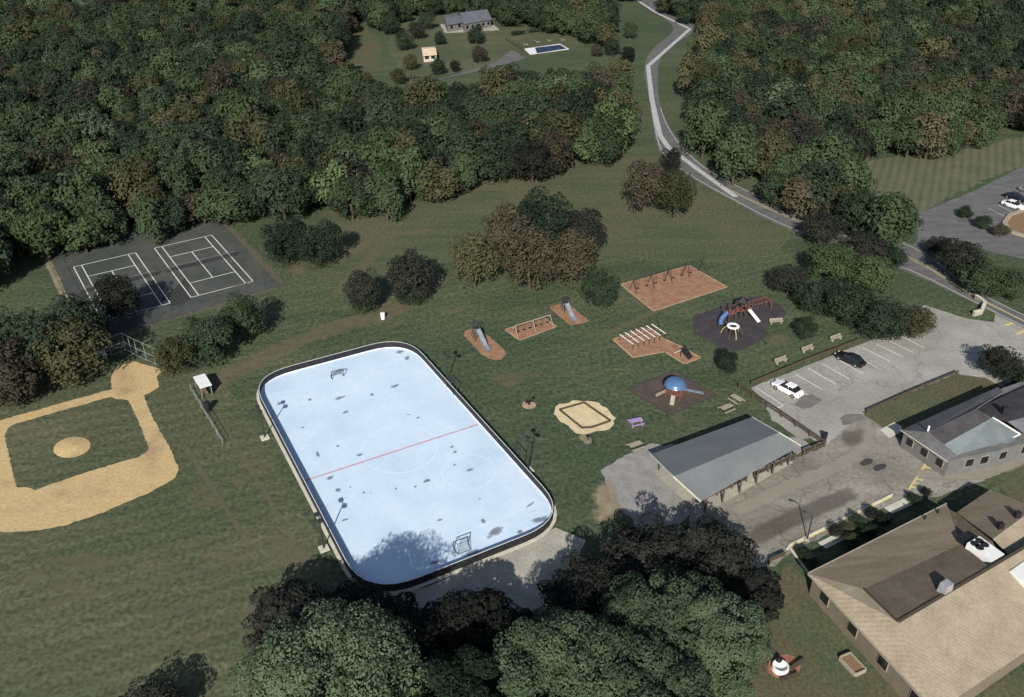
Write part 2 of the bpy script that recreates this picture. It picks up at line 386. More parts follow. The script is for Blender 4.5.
# roads and paved ground
road_l = [(620, -14), (648, 8), (668, 20), (676, 31), (652, 48), (643, 66), (648, 92), (652, 118), (656, 144), (664, 160), (688, 176), (725, 197), (782, 228), (850, 252), (912, 273), (966, 299), (1024, 328), (1100, 366)]
road_r = [(640, -14), (660, 2), (690, 18), (697, 31), (672, 45), (658, 60), (657, 92), (664, 118), (676, 138), (690, 153), (707, 169), (750, 192), (809, 214), (870, 230), (924, 248), (960, 282), (1024, 315), (1100, 348)]
def strip_sheet(name, A, B, m, z):
    a = strip_pts(A); b = strip_pts(B); mb = MB()
    for i in range(len(a) - 1):
        mb.add([(*a[i].xy, z), (*b[i].xy, z), (*b[i + 1].xy, z), (*a[i + 1].xy, z)], [(0, 3, 2, 1)] if False else [(3, 2, 1, 0)])
    return struct(mb, name, m), a, b
_, ra, rb = strip_sheet('road', road_l, road_r, roadm, .016)
mb = MB()
ea = [p.lerp(q, .10) for p, q in zip(ra, rb)]; eb = [p.lerp(q, .92) for p, q in zip(ra, rb)]; ec = [p.lerp(q, .47) for p, q in zip(ra, rb)]; ed = [p.lerp(q, .53) for p, q in zip(ra, rb)]
k0 = 28
ribbon(mb, ea[k0:], .22, .021); ribbon(mb, eb[k0:], .18, .021)
struct(mb, 'road_edge_lines', roadline)
mb = MB(); ribbon(mb, ec[44:], .14, .021); ribbon(mb, ed[44:], .14, .021); struct(mb, 'road_centre_lines', yellow)
mb = MB(); ribbon(mb, [P(*p) for p in [(622, -10), (655, 12), (690, 29), (648, 66), (652, 100), (660, 135), (668, 147), (700, 171), (736, 197)]], 1.35, .025)
struct(mb, 'pale_road_strip', roadline)
sheet('pavement', [(918, 240), (916, 222), (922, 212), (932, 208), (974, 191), (1024, 166), (1100, 130), (1100, 275), (1024, 259), (991, 252), (966, 241), (950, 250), (962, 275), (905, 250)], roadm, .012, rnd=0, jit=.08)
lot = [(751, 388), (858, 345), (900, 330), (924, 305), (968, 319), (994, 322), (996, 312), (1024, 327), (1100, 365), (1100, 450), (1015, 395), (985, 380), (956, 374), (866, 411), (862, 420), (826, 447), (800, 432)]
sheet('parking_lot', lot, lotm, .012, jit=.1)
drive = [(690, 505), (746, 482), (800, 456), (826, 446), (862, 414), (880, 424), (898, 436), (915, 452), (944, 465), (985, 462), (1024, 447), (1090, 425), (1090, 458), (1024, 462), (985, 480), (935, 497), (900, 500), (855, 522), (790, 552), (776, 566), (740, 570), (690, 545)]
sheet('driveway', drive, drivem, .016, jit=.15)
sheet('gravel_pad', [(600, 470), (612, 462), (650, 444), (664, 446), (800, 437), (812, 447), (703, 503), (680, 522), (640, 530), (612, 500)], gravelm, .010, jit=.25)
sheet('concrete_pad', [(372, 598), (430, 586), (556, 528), (586, 540), (575, 565), (556, 600), (530, 612), (470, 640), (380, 620)], concm, .011, jit=.08)
sheet('pavement', [(755, 386), (775, 378), (785, 402), (800, 420), (818, 436), (802, 440), (772, 420)], lotm, .0125, jit=.15)
# tar patches and stains on the paved ground
sheet('tar_patch', [(794, 405), (802, 396), (812, 394), (822, 400), (810, 408), (802, 409)], darkpatch, .0175, jit=.08)
sheet('tar_patch', [(840, 418), (846, 414), (860, 414), (864, 418), (850, 424), (842, 425)], darkpatch, .0215, jit=.1)
for c in ((866.5, 462.3), (880, 467.5)):
    sheet('tar_patch', [(c[0] + 6.5 * math.cos(a) , c[1] + 3.4 * math.sin(a) - 1.2 * math.cos(a)) for a in [i * .7 for i in range(9)]], tar2, .0205, jit=.1, step=.4)
wear_strip('driveway_track', [(720, 520), (790, 485), (850, 462), (870, 440), (864, 420)], 3.0, wear_mat('pale_track', (.30, .275, .225), (.36, .33, .27), .7, .5), .021)
wear_strip('driveway_track', [(740, 545), (800, 515), (860, 490)], 3.2, wear_mat('dark_track', (.10, .088, .07), (.15, .13, .105), .5, .5), .021)
wear_strip('driveway_track', [(900, 470), (950, 478), (1000, 470), (1040, 452)], 2.2, MATS['pale_track'], .021)
wear_blob('driveway_stain', [(835, 430), (850, 428), (872, 424), (868, 445), (850, 452), (838, 445)], MATS['dark_track'], .0225)
# painted markings
mb = MB()
for a, b in (((755.4, 387), (783.4, 405.6)), ((768, 381.5), (796, 399.8)), ((781.5, 378.6), (808, 395)), ((794.6, 373.8), (822.6, 389.7)), ((807.7, 368), (835.7, 384)), ((821.7, 363.2), (849.7, 379.4)),
             ((835, 358), (862.7, 373.3)), ((849.7, 352.4), (876.7, 367.3)), ((862.7, 347.7), (890, 361.5)), ((876, 344), (903, 357)), ((887, 339.5), (913, 352.5)), ((899, 335), (924, 347.5)),
             ((783.4, 405.6), (774, 409.4))):
    ribbon(mb, [P(*a), P(*b)], .14, .0165)
struct(mb, 'parking_lines', paint)
mb = MB(); ribbon(mb, [P(790, 547), P(892, 496.5)], .22, .0205); struct(mb, 'kerb_line', yellow)
mb = MB(); ribbon(mb, [P(909, 489.5), P(927.5, 461.5)], .25, .0205)
for k in range(7):
    t = k / 7 + .05; a = (909 + 18.5 * t + 2, 489.5 - 28 * t - 1); ribbon(mb, [P(*a), P(a[0] + 6, a[1] + 1.2)], .3, .0205)
struct(mb, 'crosswalk_marking', yellow)
mb = MB(); ribbon(mb, [P(1005, 325.5), P(1013, 323)], .5, .0165); ribbon(mb, [P(1017, 334), P(1026, 330)], .5, .0165); struct(mb, 'arrow_marking', yellow)
mb = MB()
for a, b in (((988, 208), (1006, 217)), ((998, 205), (1012, 212)), ((960, 283), (960.5, 283.2))): ribbon(mb, [P(*a), P(*b)], .16, .0165)
struct(mb, 'bay_lines', roadline)
# concrete kerb along the drive (real step)
def kerb(pts, w=.22, h=.13, m=slabm, z=.006):
    mb = MB(); q = [P(*p) for p in pts]
    for a, b in zip(q, q[1:]): mb.bar(a + Vector((0, 0, h / 2 + z)), b + Vector((0, 0, h / 2 + z)), w, h)
    return struct(mb, 'kerb', m)
kerb([(787, 550), (789.5, 545.4), (892.3, 494.8)])
kerb([(789.5, 548), (800, 562), (808, 573)])
for pts in ([(880, 430), (894, 422.5), (902, 427), (900, 433), (889, 438)], [(911, 452), (922, 446), (936, 456), (925, 463)], [(818, 543), (838, 533), (846, 539), (826, 549)], [(884, 508), (906, 497.5), (914, 504), (892, 514)]):
    sheet('concrete_slab', pts, slabm, .022, thick=.06)
# worn ground
wear_strip('dirt_path', [(200, 392), (255, 362), (300, 340), (350, 322), (385, 316), (420, 296)], 5.5, w_tan, .0085)
wear_strip('dirt_path', [(330, 268), (370, 240), (400, 234), (440, 228)], 3.4, w_tan_soft, .0085)
wear_strip('dirt_path', [(330, 300), (360, 268), (390, 240)], 3.0, w_tan_soft, .0088)
wear_strip('dirt_path', [(600, 338), (625, 325), (655, 312), (680, 300)], 1.6, w_tan_soft, .0085)
for pts in ([(270, 238), (300, 262), (318, 272), (300, 285), (283, 268)], [(425, 278), (446, 268), (452, 285), (430, 292)], [(596, 218), (614, 222), (612, 234), (598, 234)], [(372, 296), (392, 300), (388, 316), (372, 312)],
            [(768, 330), (790, 332), (796, 345), (775, 350), (764, 342)], [(300, 215), (345, 205), (375, 206), (345, 222)], [(755, 380), (772, 372), (778, 384), (760, 392)]):
    wear_blob('bare_earth', pts, w_tan, .0105)
wear_blob('bare_earth', [(590, 475), (612, 470), (622, 495), (632, 520), (605, 535), (585, 525)], w_sand, .0125)
wear_blob('bare_earth', [(622, 418), (635, 414), (650, 420), (648, 430), (634, 434), (622, 428)], w_tan, .0105)
wear_blob('bare_earth', [(708, 655), (740, 650), (750, 668), (735, 690), (705, 690)], w_sand, .0115)
wear_blob('bare_earth', [(250, 515), (305, 530), (332, 575), (300, 590), (262, 560)], w_tan_soft, .0085)
wear_blob('bare_earth', [(470, 372), (520, 368), (545, 380), (500, 392)], w_tan_soft, .0085)
wear_blob('bare_earth', [(10, 560), (90, 545), (150, 560), (80, 580)], w_tan_soft, .0085)
wear_blob('bare_earth', [(40, 225), (75, 222), (72, 300), (48, 285)], w_tan_soft, .0085)
for a, b in (((205, 395), (330, 600)), ((175, 430), (262, 565)), ((20, 610), (250, 560)), ((40, 665), (130, 632)), ((130, 632), (230, 590))): wear_strip('faded_line', [a, ((a[0] + b[0]) / 2, (a[1] + b[1]) / 2), b], .9, w_line, .0095)
# short dry streaks in the turf
rw = random.Random(11)
for k in range(46):
    zx = rw.choice(((180, 260, 420, 560), (20, 240, 540, 640), (420, 560, 300, 480), (560, 700, 300, 460), (330, 640, 190, 270), (300, 460, 225, 335), (20, 250, 500, 600)))
    u_, v_ = rw.uniform(zx[0], zx[1]), rw.uniform(zx[2], zx[3]); l_ = rw.uniform(8, 30); g_ = rw.uniform(.1, .45)
    wear_strip('dry_streak', [(u_, v_), (u_ + l_ * .5, v_ - l_ * g_ * .5 + rw.uniform(-1, 1)), (u_ + l_, v_ - l_ * g_)], rw.uniform(.8, 2.6), w_tan_soft, .0089 + k * 1e-5)
# ball diamond
dirt = [(-60, 436), (0, 420.5), (112, 389), (110.5, 378), (117, 367), (128, 360.5), (136, 362), (147, 365), (164, 370), (157, 376), (159.5, 387), (144, 396), (151.6, 415.8), (170.5, 449), (179.4, 469.5), (175.2, 477.4), (151.6, 491.6), (104.2, 512), (63, 526), (31.6, 531), (0, 532), (-45, 530), (-90, 500)]
infield = [(4.7, 434.7), (8, 428), (16, 423.7), (110.5, 396.8), (117, 399), (128, 400), (139, 422), (148.4, 445.8), (148, 450.5), (139, 456.8), (85, 472.6), (34.7, 490), (25, 487), (17.4, 487.8), (11, 466)]
sheet('infield_dirt', dirt, sandm, .012, jit=.09, step=.45)
sheet('infield_grass', infield, dry, .016, jit=.09, step=.45)
q = [P(72 + 18.5 * math.cos(a) + 1.5 * math.sin(a), 447.4 + 10 * math.sin(a) - 3.2 * math.cos(a)) for a in [i * math.pi / 16 for i in range(32)]]
c = sum(q, Vector()) / len(q); mb = MB(); v = [(c.x, c.y, .27)]; f = []
for k, z in ((.5, .2), (1, .020)): v += [(*c.lerp(p, k).xy, z) for p in q]
f = [(0, 1 + i, 1 + (i + 1) % 32) for i in range(32)] + [(1 + i, 33 + i, 33 + (i + 1) % 32, 1 + (i + 1) % 32) for i in range(32)]
struct(mb.add(v, f), 'pitching_mound', sandm, smooth=True)
# tennis
sheet('tennis_court', [(41, 247), (60, 243.5), (214.7, 212), (283.8, 285.6), (112, 337), (92, 341), (66, 300)], tennis, .012)
def court_lines(TL, TR, BR):
    a, b, c_ = P(*TL), P(*TR), P(*BR)
    u = (b - a).normalized(); v = (c_ - b); v = (v - u * v.dot(u)).normalized()
    o = a; Wd, Ln = 10.97, 23.77
    g = lambda x, y: o + u * x + v * y
    mb = MB(); w = .17; z = .017
    for x in (0, 1.37, Wd - 1.37, Wd): ribbon(mb, [g(x, 0), g(x, Ln)], w, z)
    for y in (0, Ln): ribbon(mb, [g(w / 2, y), g(1.37 - w / 2, y)], w, z); ribbon(mb, [g(1.37 + w / 2, y), g(Wd - 1.37 - w / 2, y)], w, z); ribbon(mb, [g(Wd - 1.37 + w / 2, y), g(Wd - w / 2, y)], w, z)
    for y in (Ln / 2 - 6.4, Ln / 2 + 6.4): ribbon(mb, [g(1.37 + w / 2, y), g(Wd - 1.37 - w / 2, y)], w, z)
    ribbon(mb, [g(Wd / 2, Ln / 2 - 6.4 + w / 2), g(Wd / 2, Ln / 2 + 6.4 - w / 2)], w, z)
    struct(mb, 'tennis_lines', paint)
    return g(Wd / 2, Ln / 2), math.atan2(u.y, u.x)
n1 = court_lines((73.5, 267), (134.7, 253), (170.6, 302.4))
n2 = court_lines((154.4, 248.2), (209.4, 235.6), (252.4, 281.8))
for pts in ([(41, 247), (66, 300), (80, 330)],): 
    wear_strip('worn_edge', pts, 1.6, w_sand, .0165)
wear_strip('worn_edge', [(214.7, 212), (240, 238), (270, 270), (283.8, 285.6)], 1.7, w_tan, .0165)
wear_strip('worn_edge', [(283.8, 286), (230, 302), (160, 323), (112, 338)], .9, w_tan, .0165)
wear_blob('court_stain', [(150, 300), (180, 285), (190, 262), (200, 300), (170, 318)], wear_mat('dark_court_stain', (.045, .05, .046), (.06, .065, .06), .7, .4), .0168)
# play areas
sheet('mulch_bed', [(461.7, 333.8), (470.5, 328), (480.7, 330), (498.3, 344), (507.8, 354.3), (498.3, 361), (485, 358), (472, 344)], mulch, .012, rnd=1, jit=.08, step=.5)
sheet('mulch_bed', [(505, 329.4), (543.7, 317.7), (557, 326.5), (519.5, 340.4)], mulch, .012, jit=.06, step=.5)
sheet('mulch_bed', [(548.8, 307.4), (559, 303.8), (570, 304.5), (580, 314), (590, 321.4), (570.8, 325.7)], mulch, .012, jit=.08, step=.5)
sheet('mulch_bed', [(620.6, 284.4), (689, 265.4), (727.3, 287), (653.6, 311)], mulch, .012, jit=.1, step=.6)
sheet('mulch_bed', [(613, 339.4), (647, 327.6), (661, 337.6), (681, 346.5), (700.6, 357.6), (684.7, 364), (664.7, 351.8), (633, 357.6)], mulch, .012, jit=.08, step=.5)
def border(pts, m, w=.3, z=.018, close=True):
    q = [P(*p) for p in pts]; q = q + [q[0]] if close else q
    mb = MB(); ribbon(mb, q, w, z); return struct(mb, 'bed_edge', m)
border([(620.6, 284.4), (689, 265.4), (727.3, 287), (653.6, 311)], mulch2); border([(505, 329.4), (543.7, 317.7), (557, 326.5), (519.5, 340.4)], mulch2, .25)
border([(613, 339.4), (647, 327.6), (661, 337.6), (681, 346.5), (700.6, 357.6), (684.7, 364), (664.7, 351.8), (633, 357.6)], mulch2, .3)
pad1 = [(694, 316), (720, 307), (750.6, 297.4), (757.6, 296.8), (767, 298.5), (777.6, 303.8), (784.7, 310.3), (785.9, 314.4), (780, 319.7), (765.9, 325.6), (764.7, 338), (750.6, 345.6), (738.8, 350.9), (727, 350.9), (708.2, 340.3), (695.3, 334.4), (693.5, 327.4)]
sheet('rubber_pad', pad1, rubber, .012); border(pad1, tar2, .22, .017)
pad2 = [(627.6, 389.4), (673.5, 370.6), (716.5, 394.7), (671, 414.7)]
sheet('rubber_pad', pad2, rubber2, .012); border(pad2, tar2, .22, .017)
sheet('sand_bed', [(553, 408.5), (562, 403), (578.8, 399.7), (598.8, 402.6), (615.3, 415.6), (613, 427.4), (600, 431), (587, 435.5), (574, 432.6), (557.6, 418)], sand2, .012, rnd=1, jit=.30, step=.55)
sheet('sand_bed', [(521, 402), (530, 400.5), (537, 404), (534, 409), (524, 409)], mulch2, .012, rnd=1, jit=.1, step=.4)
wear_blob('bare_earth', [(575, 432), (590, 432), (597, 442), (588, 448), (578, 442)], w_sand, .013)

# ------------------------------------------------------------------ trees
LEAF = {
    'mid green': leaf_mat('leaf_mid_green', (.023, .039, .020), (.054, .078, .039)),
    'dark green': leaf_mat('leaf_dark_green', (.014, .026, .015), (.034, .052, .028)),
    'olive': leaf_mat('leaf_olive', (.036, .040, .020), (.072, .070, .036)),
    'light green': leaf_mat('leaf_light_green', (.036, .060, .026), (.075, .105, .045)),
    'brownish': leaf_mat('leaf_brownish', (.034, .031, .021), (.064, .056, .037)),
    'blackish green': leaf_mat('leaf_shadow_green', (.011, .014, .011), (.027, .029, .022)),  # near-black tone set to look like tree shadow
    'shadow black': leaf_mat('leaf_shadow_black', (.011, .013, .011), (.025, .026, .022)),  # leaf tone of the crowns added in place of tree shadow
    'tan': leaf_mat('leaf_tan', (.050, .045, .027), (.090, .080, .049)),
    'greyish green': leaf_mat('leaf_greyish_green', (.034, .056, .031), (.088, .120, .070)),
}
def crown_mesh(name, rx, rz, nclump, nleaf, leaf, seed, m, cut=-.97, clump=(.24, .40), spread=.72):
    g = np.random.default_rng(abs(seed))
    d = g.normal(size=(nclump * 3, 3)); d /= np.linalg.norm(d, axis=1)[:, None]
    d = d[d[:, 2] > -.9][:nclump]; nclump = len(d)
    rr = (0.35 + 0.65 * g.random(nclump) ** .45) * spread
    cr = g.uniform(clump[0], clump[1], nclump)
    cen = d * rr[:, None]
    cen = np.vstack([cen, [[0, 0, 0]]]); cr = np.append(cr, .55); nclump += 1
    wts = cr ** 2; wts[-1] *= .8; wts /= wts.sum()
    k = g.choice(nclump, nleaf, p=wts)
    e = g.normal(size=(nleaf, 3)); e /= np.linalg.norm(e, axis=1)[:, None]
    e[:, 2] = np.where(g.random(nleaf) < .6, np.abs(e[:, 2]), e[:, 2])
    rad = cr[k] * (.75 + .3 * g.random(nleaf))
    p = cen[k] + e * rad[:, None]
    keep = p[:, 2] > cut; p = p[keep]; e = e[keep]; k = k[keep]; nl = len(p)
    p = p * np.array([rx, rx, rz])
    out = p / np.array([rx, rx, rz]); out /= np.linalg.norm(out, axis=1)[:, None] + 1e-6
    nor = e * .75 + out * .35 + g.normal(size=(nl, 3)) * .42 + np.array([0, 0, .22]); nor /= np.linalg.norm(nor, axis=1)[:, None]
    t = np.cross(nor, g.normal(size=(nl, 3))); t /= np.linalg.norm(t, axis=1)[:, None]; b = np.cross(nor, t)
    s = leaf * g.uniform(.55, 1.25, nl)
    q = np.empty((nl, 4, 3))
    for j, (a1, a2) in enumerate(((-1, -.25), (.1, -.62), (1, .2), (-.15, .68))):
        ja = a1 * g.uniform(.75, 1.2, nl); jb = a2 * g.uniform(.75, 1.25, nl)
        q[:, j] = p + (t * ja[:, None] + b * jb[:, None]) * s[:, None] * .62
    q[:, 1] -= nor * (s * .12)[:, None]; q[:, 3] -= nor * (s * .12)[:, None]
    me = bpy.data.meshes.new(name)
    me.vertices.add(nl * 4); me.vertices.foreach_set('co', q.ravel())
    me.loops.add(nl * 4); me.loops.foreach_set('vertex_index', np.arange(nl * 4, dtype=np.int32))
    me.polygons.add(nl); me.polygons.foreach_set('loop_start', np.arange(0, nl * 4, 4, dtype=np.int32))
    me.update(calc_edges=True); me.validate()
    me.materials.append(m)
    return me
def trunk_mesh(name, h, r, spread, seed, limbs=6):
    g = random.Random(seed); mb = MB()
    mb.tube((0, 0, -.1), (g.uniform(-.1, .1), g.uniform(-.1, .1), h * .45), r * 1.25, r * .75, 8)
    top = Vector(mb.v[-1]); top = Vector((0, 0, h * .44)); mb.tube(top, (0, 0, h * .85), r * .7, r * .2, 7)
    for i in range(limbs):
        a = 2 * math.pi * (i + g.random() * .6) / limbs; s_ = Vector((0, 0, h * g.uniform(.28, .55)))
        e_ = s_ + Vector((math.cos(a) * spread * g.uniform(.5, .8), math.sin(a) * spread * g.uniform(.5, .8), h * g.uniform(.18, .34)))
        m_ = s_.lerp(e_, .5) + Vector((0, 0, -h * .02)); mb.tube(s_, m_, r * .42, r * .28, 6); mb.tube(m_, e_, r * .28, r * .1, 6)
    me = bpy.data.meshes.new(name); me.from_pydata(mb.v, [], mb.f); me.update(); me.materials.append(bark)
    return me
# unit-size crowns and trunks (radius 1, half height 1): scaled per tree
KINDS = [k for k in LEAF if k != 'shadow black']
FOREST = {}
for i, kd in enumerate(KINDS):
    FOREST[kd] = [crown_mesh('crown', 4.6, 4.9, 60, 4000, .45, 100 + i * 7 + j, LEAF[kd], clump=(.15, .34), spread=.80) for j in range(2)]
TRUNK = trunk_mesh('trunk', 10.5, .24, 3.8, 3)
TREES = []
def link_tree(name, base, rz, crown_me, trunk_me, cz, sc, label, group=None, cat='tree'):
    root = thing(name, base, rz, label, cat, group)
    root.scale = sc
    t = bpy.data.objects.new('trunk', trunk_me); COL.objects.link(t); t.parent = root
    c = bpy.data.objects.new('crown', crown_me); COL.objects.link(c); c.parent = root; c.location = (0, 0, cz)
    return root, c
MID = {}
def mid_crown(kd, j, dens=1.0):
    key = (kd, j, dens)
    if key not in MID: MID[key] = crown_mesh('crown', 4.6, 4.9, 70, int(6500 * dens), .34, 500 + len(MID) * 3 + j, LEAF[kd], clump=(.17, .33), spread=.8)
    return MID[key]
def tree(px, py, rpx, kd, label, group=None, tall=1.0, name='broadleaf_tree', dens=1.0, big=False, cat='tree'):
    p0 = P(px, py, 3.0); dist = (p0 - Vector((0, 0, CAMH))).length
    r = rpx * dist / F
    hz = r * 1.12 * tall            # half height of the crown
    cz = hz * .88 + min(.9, r * .12)
    p = P(px, py, cz)
    if big and kd == 'shadow black':
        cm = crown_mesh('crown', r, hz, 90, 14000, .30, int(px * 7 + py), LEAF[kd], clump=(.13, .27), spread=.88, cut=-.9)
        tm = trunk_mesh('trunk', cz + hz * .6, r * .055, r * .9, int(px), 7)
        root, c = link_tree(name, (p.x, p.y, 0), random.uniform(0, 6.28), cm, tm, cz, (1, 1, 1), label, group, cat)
    elif big:
        cm = crown_mesh('crown', r, hz, 150, 48000, .23, int(px * 7 + py), LEAF[kd], clump=(.10, .24), spread=.86, cut=-.9)
        tm = trunk_mesh('trunk', cz + hz * .6, r * .055, r * .9, int(px), 9)
        root, c = link_tree(name, (p.x, p.y, 0), random.uniform(0, 6.28), cm, tm, cz, (1, 1, 1), label, group, cat)
    else:
        s = r / 4.6; sz = hz / 4.9
        cm = mid_crown(kd, int(px) % 2, dens)
        root, c = link_tree(name, (p.x, p.y, 0), random.uniform(0, 6.28), cm, TRUNK, cz / sz, (s, s, sz), label, group, cat)
    return root

# bottom of the picture: large crowns between the rink and the hall
tree(334, 688, 86, 'greyish green', 'big round pale green tree below the left corner of the rink, nearest the ball field', tall=.85, big=True)
tree(452, 716, 62, 'dark green', 'dark green tree between the two groups of big pale green trees', tall=.8, big=True)
tree(566, 680, 68, 'greyish green', 'big pale green tree in front of the concrete pad by the rink', tall=.85, big=True)
tree(664, 628, 62, 'greyish green', 'greyish green tree just below the shadow-dark crowns by the pavilion', tall=.8, big=True)
tree(712, 646, 54, 'greyish green', 'big spreading green tree beside the lawn of the tan-roofed hall', tall=.9, big=True)
tree(640, 702, 70, 'greyish green', 'green tree at the lower edge of the photo between two big trees', tall=.8, big=True)
DK = 'dark crowns behind the big green trees'  # low near-black trees added where the big trees' shadow lies
for a in ((292, 622, 46, 'blackish tree added as shadow at the left end of the dark row below the rink'), (346, 620, 46, 'blackish tree added as shadow right against the near left corner of the rink'), (412, 634, 44, 'blackish tree added as shadow under the near end boards of the rink'),
          (474, 626, 48, 'blackish tree added as shadow left of the concrete pad'), (522, 642, 38, 'blackish tree added as shadow at the tip of the concrete pad'), (588, 598, 48, 'blackish tree added as shadow right of the concrete pad'),
          (652, 560, 50, 'blackish tree added as shadow nearest the open picnic pavilion'), (712, 556, 46, 'blackish tree added as shadow at the near end of the drive'), (748, 592, 34, 'blackish tree added as shadow beside the short dark barrier')):
    tree(a[0], a[1], a[2], 'shadow black', a[3], DK, tall=.62, big=True)
tree(150, 712, 34, 'blackish green', 'shadow-coloured tree alone at the lower edge of the ball field', tall=.55, big=False)  # crown colour takes on the shadow seen at this edge
# round the diamond and the courts
tree(22, 346, 36, 'dark green', 'dark tree at the left edge of the photo above the ball diamond', tall=.9)
tree(76, 322, 32, 'dark green', 'dark tree overhanging the left tennis court', tall=.8)
tree(116, 298, 22, 'blackish green', 'small shadow-coloured tree covering the corner of the left tennis court', tall=1.0)  # dark crown stands in for tree shadow on the court
tree(70, 352, 34, 'olive', 'olive tree behind the first-row bench of the ball diamond', tall=.8)
tree(8, 372, 34, 'brownish', 'brownish tree nearest the left edge of the photo beside the diamond', tall=.8)
tree(206, 338, 27, 'dark green', 'dark green tree between the tennis courts and the white-roofed dugout', tall=.9)
tree(243, 316, 24, 'mid green', 'green tree at the front right corner of the tennis courts', tall=.9)
tree(174, 356, 21, 'olive', 'olive tree standing behind home plate', tall=.8)
tree(284, 240, 24, 'dark green', 'left of two dark trees on the bare slope right of the courts', tall=.9)
tree(318, 242, 24, 'dark green', 'right of two dark trees on the bare slope right of the courts', tall=.9)
# meadow
tree(363, 291, 19, 'blackish green', 'smaller of two shadow-coloured bushy trees beyond the rink', tall=1.15)  # near-black crown stands for the tree's shadow, green crown below
tree(411, 277, 25, 'blackish green', 'larger of two shadow-coloured bushy trees beyond the rink', tall=1.0)  # dark colour again takes the place of the tree's shadow
tree(362, 304, 15, 'light green', 'low green shrub under the smaller dark tree beyond the rink', tall=.4, name='shrub', cat='shrub')  # green crown below the smaller shadow-coloured tree
tree(411, 293, 20, 'mid green', 'low green shrub under the larger dark tree beyond the rink', tall=.4, name='shrub', cat='shrub')  # green crown below the larger shadow-coloured tree
tree(474, 260, 27, 'olive', 'thin olive tree at the left end of the clump in the meadow', dens=.7)
tree(506, 236, 29, 'brownish', 'brownish tree at the upper left of the clump in the meadow')
tree(548, 222, 30, 'dark green', 'tallest dark tree at the top of the clump in the meadow')
tree(584, 232, 24, 'blackish green', 'dark tree at the right end of the clump in the meadow')
tree(530, 257, 32, 'tan', 'tan-leaved tree at the front of the clump in the meadow', dens=.8)
tree(572, 256, 28, 'tan', 'tan-leaved tree at the front right of the clump in the meadow', dens=.8)
tree(600, 287, 21, 'dark green', 'dark round tree alone beside the long swing bed', tall=.9)
tree(646, 186, 25, 'brownish', 'brownish tree in the meadow beside the road bend', dens=.8)
tree(676, 194, 22, 'olive', 'thin olive tree right beside the road bend', dens=.7)
tree(671, 163, 12, 'blackish green', 'small black-looking tree on the edge of the road bend', tall=1.2)
tree(727, 361, 13, 'dark green', 'small dark tree between the two rubber play pads', tall=.9)
tree(807, 328, 12, 'dark green', 'smallest dark tree above the row of park benches', tall=.9)
# along the road by the parking lot
for a in ((822, 228, 24, 'blackish green', 'blackish green tree at the left end of the row along the road'), (868, 206, 24, 'dark green', 'dark green tree on the far side of the road near the mown field'),
          (845, 212, 22, 'brownish', 'brownish tree on the far side of the road behind the roadside row'), (896, 228, 16, 'blackish green', 'small dark tree on the far side of the road by the lot entrance'),
          (866, 248, 23, 'blackish green', 'blackish green tree in the middle of the roadside row'), (892, 256, 18, 'dark green', 'dark green tree at the right end of the roadside row'),
          (832, 262, 30, 'light green', 'light green spreading tree between the road and the parking lot'), (872, 274, 26, 'light green', 'light green tree on the verge above the parking lot'),
          (790, 280, 23, 'blackish green', 'dark tree nearest the larger rubber play pad'), (816, 294, 26, 'dark green', 'dark green tree left of centre in the group above the parking lot'),
          (850, 304, 30, 'mid green', 'green tree in the centre of the group above the parking lot'), (884, 318, 30, 'dark green', 'broad dark green tree overhanging the parking bays'),
          (914, 322, 22, 'olive', 'olive thin tree at the right end of the group above the parking lot'),
          (960, 258, 25, 'blackish green', 'blackish green tree across the road in front of the upper paved lot'), (940, 246, 14, 'blackish green', 'small blackish green tree by the upper lot entrance'),
          (985, 278, 24, 'mid green', 'green tree across the road beside the blackish tree'), (1012, 284, 20, 'mid green', 'green tree across the road at the right edge of the photo'),
          (1000, 362, 22, 'blackish green', 'blackish green tree beside the grey-roofed house'), (1022, 378, 18, 'dark green', 'dark tree at the right edge of the photo behind the grey-roofed house')):
    tree(a[0], a[1], a[2] * .92, a[3], a[4], tall=.66)
for a in ((966, 212, 8, 'dark green', 'low shrub on the left tip of the planted island in the upper lot'), (984, 222, 9, 'mid green', 'low shrub in the middle of the planted island in the upper lot'), (1002, 230, 9, 'brownish', 'reddish low shrub inside the curved kerb of the upper lot')):
    tree(*a[:4], a[4], tall=.6, name='shrub', cat='shrub')
for k, (px, py, r) in enumerate(((804, 553, 8), (836, 531, 8), (846, 527, 7), (858, 520, 9), (872, 513, 8), (852, 540, 9), (868, 530, 10), (884, 520, 8), (812, 561, 7), (914, 498, 7), (926, 492, 6))):
    tree(px, py, r, ('dark green', 'blackish green', 'olive')[k % 3], '%s shrub along the hall front, %s' % (('dark green', 'blackish green', 'olive')[k % 3],
         ('at its left end', 'beside the left pavement slab', 'above the slab row', 'first past the left slab', 'near the middle', 'against the wall near the middle', 'widest of the strip', 'just left of the right slab', 'lowest at the left corner', 'right of the right slab', 'at its right end')[k]),
         'shrubs along the hall front', tall=.7, name='shrub', cat='shrub')
